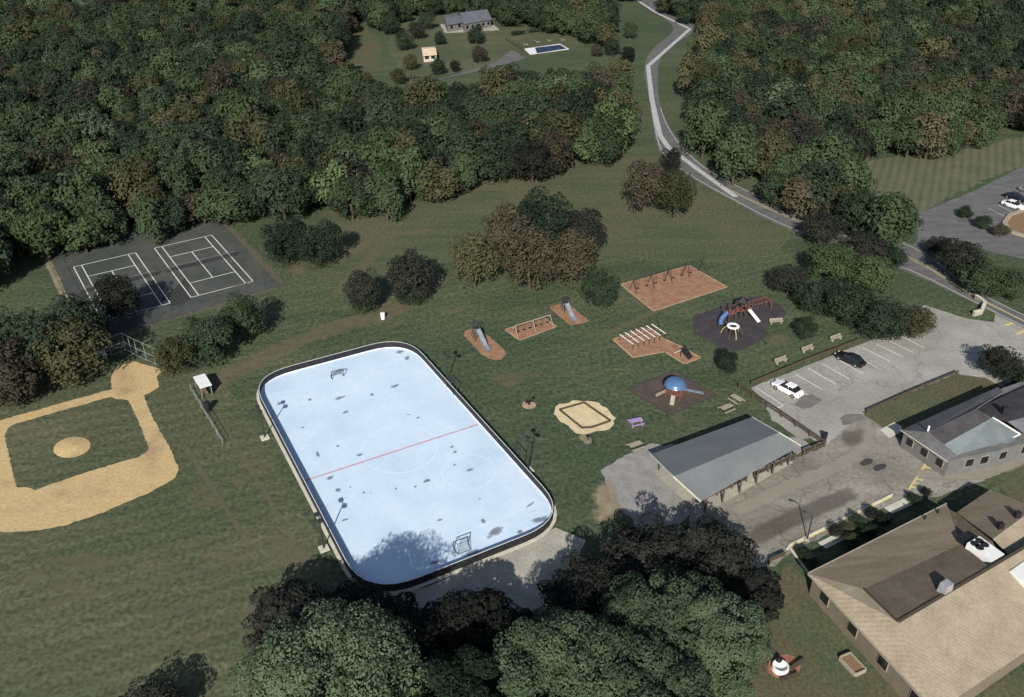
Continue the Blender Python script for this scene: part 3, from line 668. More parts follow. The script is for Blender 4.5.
for k, (px, py, r, kd, lb) in enumerate(((476, 34, 13, 'dark green', 'dark shrub mass just below the far slate-roofed house'), (440, 38, 9, 'dark green', 'dark shrub right of the small cream-roofed shed'), (480, 54, 12, 'brownish', 'brownish bush between the cream-roofed shed and the pool drive'),
                                        (455, 66, 8, 'blackish green', 'dark bush at the lower edge of the far yard'), (404, 40, 13, 'dark green', 'dark green tree left of the cream-roofed shed'), (410, 62, 11, 'olive', 'olive tree below and left of the cream-roofed shed'),
                                        (390, 24, 14, 'mid green', 'green tree at the upper left corner of the far yard'), (426, 20, 12, 'dark green', 'dark green tree left of the far slate-roofed house'),
                                        (532, 14, 13, 'mid green', 'green tree right of the far slate-roofed house'), (560, 22, 12, 'olive', 'olive tree above the swimming pool'), (600, 34, 11, 'dark green', 'dark green tree right of the swimming pool'), (597, 50, 9, 'brownish', 'brownish tree just right of the swimming pool'),
                                        (372, 20, 9, 'dark green', 'dark tree at the top of the narrow side field'), (366, 78, 9, 'olive', 'olive tree at the bottom of the narrow side field'),
    (402, 12, 13, 'dark green', 'dark green tree at the very top left of the far yard'), (416, 30, 12, 'blackish green', 'blackish tree between the slate-roofed garage and the cream-roofed shed'), (438, 66, 12, 'dark green', 'dark green tree just below the cream-roofed shed'),
    (398, 76, 11, 'olive', 'olive tree at the lower left corner of the far yard'), (612, 46, 12, 'dark green', 'dark green tree halfway between the pool and the road'), (630, 30, 11, 'mid green', 'green tree left of the bend at the far end of the road'),
    (628, 54, 11, 'blackish green', 'blackish tree close to the left of the road below its far bend'), (500, 8, 12, 'dark green', 'dark green tree hard against the right end of the far slate-roofed house'))):
    tree(px, py, r * .75, kd, lb, 'trees in the far yard', tall=.85)

# the woods
def inside(x, y, poly):
    c = False; j = len(poly) - 1
    for i in range(len(poly)):
        xi, yi = poly[i]; xj, yj = poly[j]
        if (yi > y) != (yj > y) and x < (xj - xi) * (y - yi) / (yj - yi) + xi: c = not c
        j = i
    return c
rng = random.Random(21)
pts = []
sp = 6.1
yy = 118.0; row = 0
while yy < 520:
    xx = -420.0 + (row % 2) * sp / 2
    while xx < 420:
        x = xx + rng.uniform(-2.3, 2.3); y = yy + rng.uniform(-2.3, 2.3); xx += sp
        u, v_, d_ = proj(x, y, 6.0)
        if u < -110 or u > 1130: continue
        w_i = next((i for i, w_ in enumerate(WOODS) if inside(u, v_, w_)), None)
        if w_i is None: continue
        if rng.random() < .06: continue
        pts.append((d_, x, y, u, v_, w_i))
    yy += sp * .87; row += 1
pts.sort()
vis = [p for p in pts if -15 < p[3] < 1039]
ind = set(id(p) for p in vis[:292])
wn = np.array([.37, .30, .15, .04, .07, .02, .02, .03])
def zone(u, v, w):
    if w == 0:
        if v > 120: return ('in the wood behind the tennis courts' if u < 270 else 'in the wood above the meadow' if u < 520 else 'in the wood left of the road bend')
        return 'deep in the upper left wood' if u < 345 else 'in the wood below the far yard'
    if w == 1: return 'on the wooded slope right of the road bend' if u < 790 else 'in the wood above the mown field' if v < 175 else 'in the wood strip beside the mown field'
    return 'in the woods at the top of the photo'
gn = []
for p in pts:
    d_, x, y, u, v_, w_i = p
    kd = rng.choices(KINDS, wn)[0]
    s = rng.uniform(.78, 1.30); sz = s * rng.uniform(.85, 1.2)
    if rng.random() < .16: s *= 1.25
    if id(p) in ind:
        z_ = zone(u, v_, w_i)
        ed = ''
        r_, c_ = link_tree('forest_tree', (x, y, 0), rng.uniform(0, 6.28), FOREST[kd][rng.randrange(2)], TRUNK, 4.9, (s, s, sz), '%s leafy tree standing %s' % (kd, z_), 'trees ' + z_)
    else:
        gn.append((x, y, 4.9 * sz, s, sz, rng.uniform(0, 6.28), KINDS.index(kd) * 2 + rng.randrange(2)))
print('forest', len(pts), 'individual', len(ind), 'rest', len(gn))
# far part of the woods: one object of instanced crowns
protos = []
seen = {}
for o in list(bpy.data.objects):
    if o.type == 'MESH' and o.name.startswith('crown') and o.parent and o.parent.name.startswith('forest_tree'): seen.setdefault(o.data.name, o)
order = []
for i, kd in enumerate(KINDS):
    for j in range(2): order.append(seen.get(FOREST[kd][j].name))
valid = [i for i, o in enumerate(order) if o]
me = bpy.data.meshes.new('far_woods'); me.from_pydata([g[:3] for g in gn], [], [])
for nm, k in (('sx', 3), ('sz', 4), ('rot', 5)):
    a = me.attributes.new(nm, 'FLOAT', 'POINT'); a.data.foreach_set('value', [g[k] for g in gn])
a = me.attributes.new('pick', 'INT', 'POINT'); a.data.foreach_set('value', [valid.index(g[6]) if g[6] in valid else 0 for g in gn])
fw = bpy.data.objects.new('far_woods', me); COL.objects.link(fw); fw['kind'] = 'stuff'; fw['label'] = 'far leafy woods reading as one mass of mixed green crowns'; fw['category'] = 'woods'
ng = bpy.data.node_groups.new('far_woods', 'GeometryNodeTree')
ng.interface.new_socket('Geometry', in_out='INPUT', socket_type='NodeSocketGeometry'); ng.interface.new_socket('Geometry', in_out='OUTPUT', socket_type='NodeSocketGeometry')
N, L = ng.nodes, ng.links
gi = N.new('NodeGroupInput'); go = N.new('NodeGroupOutput')
jn = N.new('GeometryNodeJoinGeometry')
for i in reversed(valid):
    oi = N.new('GeometryNodeObjectInfo'); oi.inputs['Object'].default_value = order[i]; oi.inputs['As Instance'].default_value = True; oi.transform_space = 'ORIGINAL'
    L.new(oi.outputs['Geometry'], jn.inputs['Geometry'])
iop = N.new('GeometryNodeInstanceOnPoints'); iop.inputs['Pick Instance'].default_value = True
L.new(gi.outputs[0], iop.inputs['Points']); L.new(jn.outputs[0], iop.inputs['Instance'])
def attr(nm, t='FLOAT'):
    a = N.new('GeometryNodeInputNamedAttribute'); a.data_type = t; a.inputs['Name'].default_value = nm; return a.outputs['Attribute']
L.new(attr('pick', 'INT'), iop.inputs['Instance Index'])
cx = N.new('ShaderNodeCombineXYZ'); L.new(attr('rot'), cx.inputs['Z']); L.new(cx.outputs[0], iop.inputs['Rotation'])
cs = N.new('ShaderNodeCombineXYZ'); s_ = attr('sx'); L.new(s_, cs.inputs['X']); L.new(s_, cs.inputs['Y']); L.new(attr('sz'), cs.inputs['Z']); L.new(cs.outputs[0], iop.inputs['Scale'])
L.new(iop.outputs[0], go.inputs[0])
md = fw.modifiers.new('far_woods', 'NODES'); md.node_group = ng

# ------------------------------------------------------------------ rink
corner = [P(251.6, 383), P(406, 341.4), P(569.5, 524), P(367, 605)]
def fillet(q, r, n=8):
    out = []
    for i in range(len(q)):
        a, b, c = q[i - 1], q[i], q[(i + 1) % len(q)]
        s = b + (a - b).normalized() * r; e = b + (c - b).normalized() * r
        for k in range(n + 1):
            t = k / n; out.append(s * (1 - t) ** 2 + b * (2 * t * (1 - t) * 1.0) + e * t ** 2)
    return out
def offset(q, d):
    out = []; nq = len(q)
    for i in range(nq):
        t = (q[(i + 1) % nq] - q[i - 1]).normalized(); out.append(q[i] + Vector((-t.y, t.x, 0)) * d)
    return out
rc = sum(corner, Vector()) / 4
rink = thing('hockey_rink', (rc.x, rc.y, 0), 0, 'pale blue outdoor hockey rink with rounded corners and boards blackened as their shadow', 'hockey rink')
loc = [p - rc for p in corner]
ol = fillet(loc, 6.2)
o = MB().add([(p.x, p.y, .03) for p in ol], [tuple(range(len(ol)))][:1]).build('playing_surface', rinkm, rink)
if o.data.polygons[0].normal.z < 0: o.data.flip_normals()
ring_o = offset(ol, .12); ring_i = offset(ol, -.02)
area = sum(ol[i].x * ol[(i + 1) % len(ol)].y - ol[(i + 1) % len(ol)].x * ol[i].y for i in range(len(ol)))
sg = 1 if area < 0 else -1
def wall_ring(name, m, d0, d1, z0, z1):
    a = offset(ol, d0 * sg); b = offset(ol, d1 * sg); k = len(ol); v = []; f = []
    for q, z in ((a, z0), (b, z0), (b, z1), (a, z1)): v += [(p.x, p.y, z) for p in q]
    for j in range(4):
        for i in range(k): f.append((j * k + i, j * k + (i + 1) % k, ((j + 1) % 4) * k + (i + 1) % k, ((j + 1) % 4) * k + i))
    o = MB().add(v, f).build(name, m, rink)
    bm = bmesh.new(); bm.from_mesh(o.data); bmesh.ops.recalc_face_normals(bm, faces=bm.faces); bm.to_mesh(o.data); bm.free()
    return o
wall_ring('boards', blackp, 0, .16, .02, 1.08)  # black stands in for the shadow strips along the boards
wall_ring('cap_rail', white, .03, .10, 1.082, 1.11)
wall_ring('kerb', slabm, .163, .55, -.02, .10)
wall_ring('kick_plate', white, -.05, -.004, .031, .16)
lw = lambda *p: P(*p) - rc
TLc, TRc, BRc, BLc = loc
mb = MB(); ribbon(mb, [TLc.lerp(BLc, .525) + (TRc - TLc).normalized() * .3, TRc.lerp(BRc, .525) - (TRc - TLc).normalized() * .3], .26, .036); mb.build('centre_line', redline, rink)
cc = TLc.lerp(BRc, .52)
mb = MB(); ribbon(mb, [cc + Vector((5 * math.cos(a), 5 * math.sin(a), 0)) for a in [i * math.pi / 20 for i in range(41)]], .14, .034); mb.build('centre_circle', faintline, rink)
for fx, fy in ((.76, .70),):
    c_ = TLc.lerp(TRc, fx).lerp(BLc.lerp(BRc, fx), fy); mb = MB(); ribbon(mb, [c_ + Vector((3.4 * math.cos(a), 3.4 * math.sin(a), 0)) for a in [i * math.pi / 16 for i in range(33)]], .12, .0335); mb.build('face_off_circle', faintline, rink)
for fy in (.1, .9):
    mb = MB(); ribbon(mb, [TLc.lerp(BLc, fy) + (TRc - TLc).normalized() * .6, TRc.lerp(BRc, fy) - (TRc - TLc).normalized() * .6], .12, .0345); mb.build('goal_line', faintline, rink)
# stains lying on the coating (surface wear)
rs = random.Random(5)
def stain(cx_, cy_, a_, b_, ang=0.3):
    q = []
    for i in range(10):
        t = i * math.pi / 5; u_ = a_ * math.cos(t) * rs.uniform(.75, 1.2); v_ = b_ * math.sin(t) * rs.uniform(.75, 1.2)
        q.append((cx_ + u_ * math.cos(ang) + v_ * math.sin(ang), cy_ - u_ * math.sin(ang) + v_ * math.cos(ang)))
    wear_blob('stain', q, w_dark, .0375 + rs.uniform(0, .003), .15)
for s_ in ((495, 532, 13, 6, .6), (541, 520, 13, 5, .2), (530, 505, 8, 2, .6), (472, 553, 14, 4, .25), (483, 521, 4, 4), (520, 532, 4, 4), (427, 481, 5, 3), (330, 478, 6, 3), (338, 490, 4, 3), (400, 352, 6, 2.5), (407, 358, 5, 3), (384, 348, 6, 1.5),
           (300, 368, 8, 1.5), (372, 395, 4, 2), (310, 400, 4, 2), (418, 418, 3, 1.5), (338, 446, 3, 1.5), (364, 493, 3, 1.5), (452, 447, 4, 2), (391, 533, 2, 1.5), (480, 499, 2, 1.2), (340, 398, 10, 2), (395, 386, 8, 2), (455, 452, 3, 2), (318, 455, 3, 5), (360, 455, 5, 2), (345, 520, 6, 2), (436, 562, 10, 2.5), (280, 404, 7, 1), (440, 520, 5, 1.5), (470, 470, 6, 2), (346, 412, 5, 2)):
    stain(*s_)
for k in range(8):
    fx, fy = rs.uniform(.06, .94), rs.uniform(.04, .96)
    w_ = TLc.lerp(TRc, fx).lerp(BLc.lerp(BRc, fx), fy) + rc; u_, v_, _ = proj(w_.x, w_.y, 0)
    stain(u_, v_, rs.uniform(1.2, 3.5), rs.uniform(.6, 1.4), rs.uniform(-.5, .9))
# goals
def goal(loc, rz, label):
    g = thing('hockey_goal', loc, rz, label, 'hockey goal', 'hockey goals on the rink')
    MB().path([(-.9, 0, .04), (-.9, 0, 1.22), (.9, 0, 1.22), (.9, 0, .04)], .05).build('goal_frame', darksteel, g)
    MB().path([(-.9, 0, .06), (-.8, .95, .06), (.8, .95, .06), (.9, 0, .06)], .04).path([(-.9, 0, 1.2), (-.6, .5, 1.15), (.6, .5, 1.15), (.9, 0, 1.2)], .03).path([(-.6, .5, 1.15), (-.8, .95, .06)], .03).path([(.6, .5, 1.15), (.8, .95, .06)], .03).build('base_frame', darksteel, g)
    mb = MB()
    for i in range(9):
        t = i / 8; mb.tube((-.6 + 1.2 * t, .5, 1.15), (-.8 + 1.6 * t, .95, .06), .012, n=4)
        a_ = Vector((-.6, .5, 1.15)).lerp(Vector((-.8, .95, .06)), t); b_ = Vector((.6, .5, 1.15)).lerp(Vector((.8, .95, .06)), t); mb.tube(a_, b_, .012, n=4)
    mb.build('net', steel, g)
    return g
ru, _ = heading((251.6, 383), (406, 341.4))
goal(P(338, 378), ru, 'small dark hockey goal at the far end of the blue rink')
goal(P(461, 547), ru + math.pi, 'small dark hockey goal at the near end of the blue rink')
# light poles
def light_pole(loc, rz, label, h=4.7):
    g = thing('light_pole', loc, rz, label, 'light pole', 'floodlight poles beside the rink')
    MB().box((0, 0, .09), (1.1, 1.1, .2)).build('footing', slabm, g, bevel=.03)
    MB().tube((0, 0, .19), (0, 0, h), .10, .06).build('pole', darksteel, g)  # dark upright pole doubles for the shadow line it would cast
    MB().tube((-.75, 0, h - .05), (.75, 0, h - .05), .045).build('crossarm', darksteel, g)
    for s_ in (-.6, .6):
        MB().box((s_, .12, h + .08), (.55, .5, .26), ry=0).build('floodlight', darksteel, g, bevel=.03)
    return g
lp = light_pole(P(447, 383), ru - math.pi / 2, 'dark floodlight pole on the right side of the rink, farther one')
for p_, rz, lb in (((528.5, 470.6), ru - math.pi / 2, 'dark floodlight pole on the right side of the rink, nearer one'), ((265, 438), ru + math.pi / 2, 'dark floodlight pole on the left side of the rink, farther one'), ((324, 549), ru + math.pi / 2, 'dark floodlight pole on the left side of the rink, nearer one')):
    dup(lp, P(*p_), rz, lb)
def players_bench(loc, rz, label):
    g = thing('players_bench', loc, rz, label, 'bench', 'benches along the rink boards')
    MB().box((0, 0, .46), (2.6, .4, .06)).build('seat', darksteel, g)
    for x in (-1.1, 1.1): MB().bar((x, -.15, 0), (x, -.15, .43), .07).bar((x, .15, 0), (x, .15, .43), .07).build('leg', darksteel, g)
    MB().path([(-1.3, .3, 0), (-1.3, .3, 1.9), (1.3, .3, 1.9), (1.3, .3, 0)], .05).build('canopy_frame', darksteel, g)
    return g
pb = players_bench(P(451, 391), ru - math.pi / 2, 'black framed bench against the right rink boards, farther one')
dup(pb, P(517, 462), ru - math.pi / 2, 'black framed bench against the right rink boards, nearer one')

# ------------------------------------------------------------------ sport bits
def tennis_net(c, rz, label):
    g = thing('tennis_net', c, rz, label, 'tennis net', 'tennis nets')
    for s_ in (-6.4, 6.4): MB().tube((s_, 0, 0), (s_, 0, 1.1), .05).build('net_post', darksteel, g)
    mb = MB()
    for i in range(65): x = -6.3 + 12.6 * i / 64; mb.box((x, 0, .5), (.03, .012, .9))
    for i in range(6): mb.box((0, .014, .1 + .16 * i), (12.6, .012, .03))
    mb.build('net_mesh', darksteel, g)
    MB().box((0, 0, .99), (12.7, .05, .07)).build('net_tape', steel, g)
    return g
tennis_net(*n1, 'dark net across the left tennis court'); tennis_net(*n2, 'dark net across the right tennis court')
def fence(name, pts, label, h, post_m, rail_m, step=3.0, rails=(1.0,), pw=.08, rw=.05, cat='fence', round_=True, group=None, mesh=False):
    q = [P(*p) for p in pts]; c = q[0]
    g = thing(name, (c.x, c.y, 0), 0, label, cat, group)
    for a, b in zip(q, q[1:]):
        n_ = max(1, round((b - a).length / step))
        for k in range(n_ + (1 if b is q[-1] else 0)):
            p_ = a.lerp(b, k / n_) - c
            (MB().tube(p_, p_ + Vector((0, 0, h)), pw / 2, n=6) if round_ else MB().bar(p_, p_ + Vector((0, 0, h)), pw)).build('post', post_m, g)
        mb = MB()
        for r_ in rails: mb.bar(a - c + Vector((0, 0, h * r_ - .04)), b - c + Vector((0, 0, h * r_ - .04)), rw, rw * (1 if round_ else 2.2))
        mb.build('rail', rail_m, g)
    return g
fence('court_fence', [(66, 300), (41, 247), (214.7, 212), (283.8, 285.6), (112, 337), (66, 300)], 'thin dark post fence round the tennis courts', 2.6, darksteel, darksteel, 3.2, (1.0,), .05, .03)
fence('sideline_fence', [(191, 391), (207, 418), (223, 445)], 'low grey fence on the right side of the ball diamond', 1.2, galv, galv, 2.5, (1.0, .5), .06, .05)
fence('sideline_fence', [(60, 377), (84, 367), (112, 356)], 'low grey fence behind the left bench of the ball diamond', 1.2, galv, galv, 2.5, (1.0, .5), .06, .05)
fence('backstop_fence', [(112, 356), (126, 350.5), (138, 357), (165, 369)], 'tall grey backstop fence behind home plate', 3.2, galv, galv, 2.0, (1.0, .5, .08), .07, .05, cat='backstop')
fence('rail_fence', [(738.7, 389), (781, 417), (824.3, 446.7), (803.4, 455)], 'dark timber rail fence between pavilion and parking lot', 1.0, timber, timber, 2.4, (.95, .5), .2, .1, round_=False)
fence('rail_fence', [(794.6, 459.4), (754, 478)], 'dark timber rail fence in front of the pavilion, right length', 1.0, timber, timber, 2.4, (.95, .5), .2, .1, round_=False)
fence('rail_fence', [(746, 481.5), (702, 502.5)], 'dark timber rail fence in front of the pavilion, left length', 1.0, timber, timber, 2.4, (.95, .5), .2, .1, round_=False)
fence('guard_rail', [(751.3, 385.5), (805, 363), (859, 342.5)], 'dark low rail along the head of the parking bays', .7, timber, timber, 2.6, (.9,), .2, .16, cat='rail', round_=False)
fence('guard_rail', [(866.5, 413.5), (911, 393.5), (957, 374.5)], 'dark low rail between the parking lot and the house lawn', .7, timber, timber, 3.0, (.9,), .18, .14, cat='rail', round_=False)
fence('barrier_log', [(769, 563), (784, 556.5)], 'short dark barrier beside the big trees at the drive end', .6, timber, timber, 1.6, (.9,), .2, .2, cat='barrier', round_=False)
def dugout(loc, rz, label, roof=True):
    g = thing('dugout', loc, rz, label, 'dugout')
    MB().box((0, 0, .46), (3.0, .4, .07)).build('bench', wood, g)
    for x in (-1.6, 1.6):
        for y in (-.7, .7): MB().tube((x, y, 0), (x, y, 1.6 + (.15 if y > 0 else 0)), .05).build('post', galv, g)
    MB().box((0, 0, 1.73), (3.5, 1.7, .09)).build('roof', white, g)
    MB().box((0, .72, .8), (3.1, .05, 1.3)).build('back_wall', darksteel, g)
    return g
a_, _ = heading((200, 381), (208, 394)); dugout(P(204.5, 391), a_ , 'white-roofed dugout on the right side of the ball diamond')
a_, _ = heading((88, 364.5), (104, 359)); dugout(P(96, 366), a_, 'long white-roofed dugout on the left side of the ball diamond')
def bin_(loc, label, m, name='trash_barrel', cat='trash barrel', s=1.0):
    g = thing(name, loc, 0, label, cat)
    MB().lathe([(.02 * s, .02), (.3 * s, .02), (.34 * s, .45 * s), (.34 * s, .95 * s), (.30 * s, .95 * s), (.28 * s, .1)], 16).build('barrel', m, g)
    MB().lathe([(.36 * s, .95 * s), (.37 * s, 1.0 * s), (.2 * s, 1.08 * s), (.01, 1.1 * s)], 16).build('lid', m, g)
    return g
bin_(P(208, 411), 'black barrel at the end of the dugout', blackp, s=1.4)
bin_(P(383, 319), 'white barrel alone on the dirt path beyond the rink', white, s=1.1)
bin_(P(824, 439), 'dark barrel outside the corner of the timber rail fence', blackp, s=1.0)
# ------------------------------------------------------------------ play equipment
def slide(loc, rz, label, mchute, L_=3.6, h=2.0):
    g = thing('slide', loc, rz, label, 'slide', 'slides on mulch beds')
    MB().box((0, 0, h), (.9, .9, .08)).build('platform', darksteel, g)
    for x in (-.4, .4):
        for y in (-.4, .4): MB().tube((x, y, 0), (x, y, h + .9), .05).build('post', darksteel, g)
    MB().path([(-.4, -.4, h + .9), (-.4, .4, h + .9), (.4, .4, h + .9)], .04).path([(-.4, -.4, h + .9), (.4, -.4, h + .9)], .04).build('guard_rail', darksteel, g)
    mb = MB()
    prof = [(.45, h + .04), (.45 + L_ * .3, h * .72), (.45 + L_ * .75, h * .2), (.45 + L_, .22), (.45 + L_ + .5, .2)]
    for (x0, z0), (x1, z1) in zip(prof, prof[1:]):
        for y0, y1, dz in ((-.32, .32, 0),): mb.add([(x0, y0, z0), (x1, y0, z1), (x1, y1, z1), (x0, y1, z0), (x0, y0, z0 - .05), (x1, y0, z1 - .05), (x1, y1, z1 - .05), (x0, y1, z0 - .05)], [(0, 1, 2, 3), (7, 6, 5, 4), (0, 4, 5, 1), (2, 6, 7, 3)])
        for y in (-.36, .36): mb.bar((x0, y, z0 + .09), (x1, y, z1 + .09), .06, .22)
    mb.build('chute', mchute, g)
    for y in (-.3, .3): MB().bar((-1.3, y, 0), (-.45, y, h), .06).build('ladder_rail', darksteel, g)
    mb = MB()
    for i in range(6): t = (i + .5) / 6; mb.tube((-1.3 + .85 * t, -.3, h * t), (-1.3 + .85 * t, .3, h * t), .03, n=6)
    mb.build('rungs', galv, g)
    return g
a_, l_ = heading((474, 334), (491, 351)); slide(P(476.5, 339), a_, 'pale slide with black platform on the rounded mulch bed left of the swings', palebl, 3.4)
a_, l_ = heading((563.5, 307.4), (574.5, 317.7)); slide(P(565, 312), a_, 'pale blue slide on the small mulch bed right of the low swings', palebl, 2.8, 1.8)
def swings(pa, pb_, label, h, nseat, fm, sm, group=None, long=False):
    a, b = P(*pa), P(*pb_); c = (a + b) / 2; d = b - a; Ln = d.length; rz = math.atan2(d.y, d.x)
    g = thing('swing_set', (c.x, c.y, 0), rz, label, 'swing set', group)
    MB().tube((-Ln / 2, 0, h), (Ln / 2, 0, h), .07).build('top_beam', fm, g)
    nb = max(1, round(Ln / 4))
    for k in range(nb + 1):
        x = -Ln / 2 + Ln * k / nb
        MB().tube((x, -1.0, 0), (x, 0, h), .055).tube((x, 1.0, 0), (x, 0, h), .055).build('support_leg', fm, g)
    for k in range(nseat):
        x = -Ln / 2 + Ln * (k + .5) / nseat
        st = MB().box((x, 0, .5), (.46, .26, .06)).build('swing_seat', sm, g)
        MB().tube((x - .2, 0, .52), (x - .2, 0, h), .02, n=4).tube((x + .2, 0, .52), (x + .2, 0, h), .02, n=4).build('chain', darksteel, st)
    return g
swings((633, 292), (703, 271), 'long swing set with a row of seats on the largest mulch bed', 2.6, 8, darksteel, blackp)
swings((515, 335), (550, 324), 'low pale swing set with small dark seats on the narrow mulch bed', 1.7, 6, timberp, blackp)
# overhead ladders
a, b = P(626, 345), P(658, 334.5); d = b - a; c = (a + b) / 2; Ln = d.length
g = thing('climbing_ladder', (c.x, c.y, 0), math.atan2(d.y, d.x), 'double row of white rungs on dark posts on the forked mulch bed', 'climbing frame')
for y in (-1.55, -.1, .1, 1.55):
    MB().tube((-Ln / 2, y, 1.0), (Ln / 2, y, 1.0), .05).build('side_rail', redp, g)
for k in range(7):
    x = -Ln / 2 + Ln * k / 6
    for y0, y1 in ((-1.75, -.12), (.12, 1.75)):
        MB().bar((x, y0, 1.06), (x, y1, 1.06), .16, .08).build('rung', white, g)
        MB().tube((x, y1 if y1 > 0 else y0, 0), (x, y1 if y1 > 0 else y0, 1.05), .05).build('post', darksteel, g)
def spring_rider(loc, rz, label, m):
    g = thing('spring_rider', loc, rz, label, 'spring rider')
    mb = MB(); mb.path([(.16 * math.cos(i * .8), .16 * math.sin(i * .8), .03 + .45 * i / 30) for i in range(31)], .03, 5); mb.build('spring', darksteel, g)
    body = [(-.55, .5), (-.5, .75), (-.1, .62), (.25, .65), (.35, 1.05), (.6, 1.1), (.65, .9), (.5, .8), (.45, .5)]
    mb = MB(); n_ = len(body); mb.add([(x, -.12, z) for x, z in body] + [(x, .12, z) for x, z in body], [tuple(range(n_)), tuple(range(2 * n_ - 1, n_ - 1, -1))] + [(i, n_ + i, n_ + (i + 1) % n_, (i + 1) % n_) for i in range(n_)]); mb.build('rider_body', m, g)
    MB().tube((.4, -.3, .9), (.4, .3, .9), .03).build('handle', galv, g)
    return g
spring_rider(P(529, 405), .4, 'dark spring rider on the tiny round bed beside the rink', blackp)
spring_rider(P(656, 332.5), .6, 'dark spring rider at the corner of the forked mulch bed', blackp)
# A-frame climber
g = thing('wedge_climber', P(683, 355), heading((676, 350), (692, 357))[0], 'white wedge climber with a black panel as its shadow on the small arm of the forked bed', 'climber')
MB().add([(-1.3, -.6, .05), (0, -.6, 1.25), (0, .6, 1.25), (-1.3, .6, .05), (-1.3, -.6, -.02), (0, -.6, 1.15), (0, .6, 1.15), (-1.3, .6, -.02)], [(0, 1, 2, 3), (7, 6, 5, 4), (0, 4, 5, 1), (2, 6, 7, 3), (0, 3, 7, 4), (1, 5, 6, 2)]).build('white_panel', white, g)
MB().add([(.02, -.6, 1.25), (1.4, -.6, .05), (1.4, .6, .05), (.02, .6, 1.25), (.02, -.6, 1.15), (1.4, -.6, -.02), (1.4, .6, -.02), (.02, .6, 1.15)], [(0, 1, 2, 3), (7, 6, 5, 4), (0, 4, 5, 1), (2, 6, 7, 3), (0, 3, 7, 4), (1, 5, 6, 2)]).build('black_and_shadow_panel', blackp, g)  # black side painted in place of the climber's shadow
MB().tube((0, -.7, 1.3), (0, .7, 1.3), .05).build('ridge_bar', darksteel, g)
for y in (-.66, .66): MB().bar((0, y, 0), (0, y, 1.3), .08).build('post', darksteel, g)
# play structure on the larger rubber pad
a, b = P(723, 322), P(768, 308.5); d = b - a; c = (a + b) / 2; Ln = d.length
g = thing('play_structure', (c.x, c.y, 0), math.atan2(d.y, d.x), 'long red-brown play structure with bridges and a blue tube on the larger rubber pad', 'play structure')
xs = [-Ln / 2 + 1.2, -Ln / 2 + 3.6, -.2]
for x in xs:
    MB().box((x, 0, 1.5), (1.5, 1.5, .1)).build('deck', redp, g)
    for sx in (-.7, .7):
        for sy in (-.7, .7): MB().tube((x + sx, sy, 0), (x + sx, sy, 3.0), .07).build('post', timber, g)
MB().lathe([(.02, 3.9), (.2, 3.75), (1.15, 3.0), (1.15, 2.95), (.1, 3.6)], 4, (xs[1], 0, 0)).build('roof', blackp, g)
for i in range(2):
    x0, x1 = xs[i] + .75, xs[i + 1] - .75
    MB().box(((x0 + x1) / 2, 0, 1.48), (x1 - x0, 1.0, .07)).build('bridge', redp, g)
for y in (-.62, .62):
    MB().bar((xs[0], y, 2.3), (xs[2] + .7, y, 2.3), .07).build('hand_rail', redp, g)
    MB().bar((xs[2] + .7, y, 1.95), (Ln / 2, y, 1.95), .10).build('ladder_rail', redp, g)
    MB().bar((Ln / 2, y, 0), (Ln / 2, y, 2.0), .10).build('end_post', redp, g)
mb = MB()
for i in range(9): x = xs[2] + 1 + (Ln / 2 - xs[2] - 1) * i / 8; mb.tube((x, -.6, 1.95), (x, .6, 1.95), .035, n=6)
mb.build('rungs', redp, g)
mb = MB(); mb.path([Vector((xs[0] - .7 - 1.8 * math.sin(t), -.2 - .8 * (1 - math.cos(t)), 1.75 - 1.35 * t / 1.6)) for t in [i * .2 for i in range(9)]], .42, 14); mb.build('tube_slide', bluep, g, smooth=True)
MB().bar((xs[2], -.75, 1.5), (xs[2] + .4, -3.0, .15), .7, .08).build('ramp_slide', white, g)
# ring climber
g = thing('ring_climber', P(731.8, 334.5), 0, 'white ring climber with splayed legs on the larger rubber pad', 'climber')
ring = [(.95, 1.45), (1.05, 1.58), (.95, 1.70), (.62, 1.70), (.50, 1.58), (.62, 1.45), (.95, 1.45)]
MB().lathe(ring, 28).build('ring', white, g, smooth=True)
for i in range(9):
    t = i * 2 * math.pi / 9; ct, st = math.cos(t), math.sin(t)
    MB().tube((.9 * ct, .9 * st, 1.5), (1.5 * ct, 1.5 * st, .8), .045, n=6).tube((1.5 * ct, 1.5 * st, .8), (1.75 * ct, 1.75 * st, .0), .045, n=6).build('leg', (redp, yellow, darksteel)[i % 3], g)
MB().lathe([(.48, 1.5), (.3, .9), (.35, .02), (.02, .02)], 16).build('hub', blackp, g)
# blue domed playhouse
pc = P(674, 396.5)
g = thing('playhouse', pc, 0, 'blue domed playhouse with slides on the square brown rubber pad', 'playhouse')
MB().lathe([(1.55, 2.15), (1.62, 2.05), (1.5, 2.0), (.02, 2.0)], 28).build('dome_rim', bluep, g)
MB().lathe([(1.58, 2.16), (1.45, 2.45), (1.1, 2.78), (.6, 2.98), (.02, 3.05)], 28).build('dome', bluep, g, smooth=True)
for i in range(6):
    t = i * math.pi / 3; MB().tube((1.2 * math.cos(t), 1.2 * math.sin(t), 0), (1.2 * math.cos(t), 1.2 * math.sin(t), 2.0), .07).build('post', redp, g)
MB().lathe([(.02, .95), (1.3, .95), (1.3, 1.05), (.02, 1.05)], 20).build('deck', redp, g)
MB().bar((1.2, .5, 1.0), (4.3, .7, .12), .55, .07).build('long_slide', palebl, g); MB().bar((-1.2, .1, 1.0), (-2.6, .1, .12), .6, .07).build('tan_slide', timberp, g); MB().bar((-.4, -1.2, 1.0), (-.7, -2.3, .12), .6, .07).build('tan_slide', timberp, g)
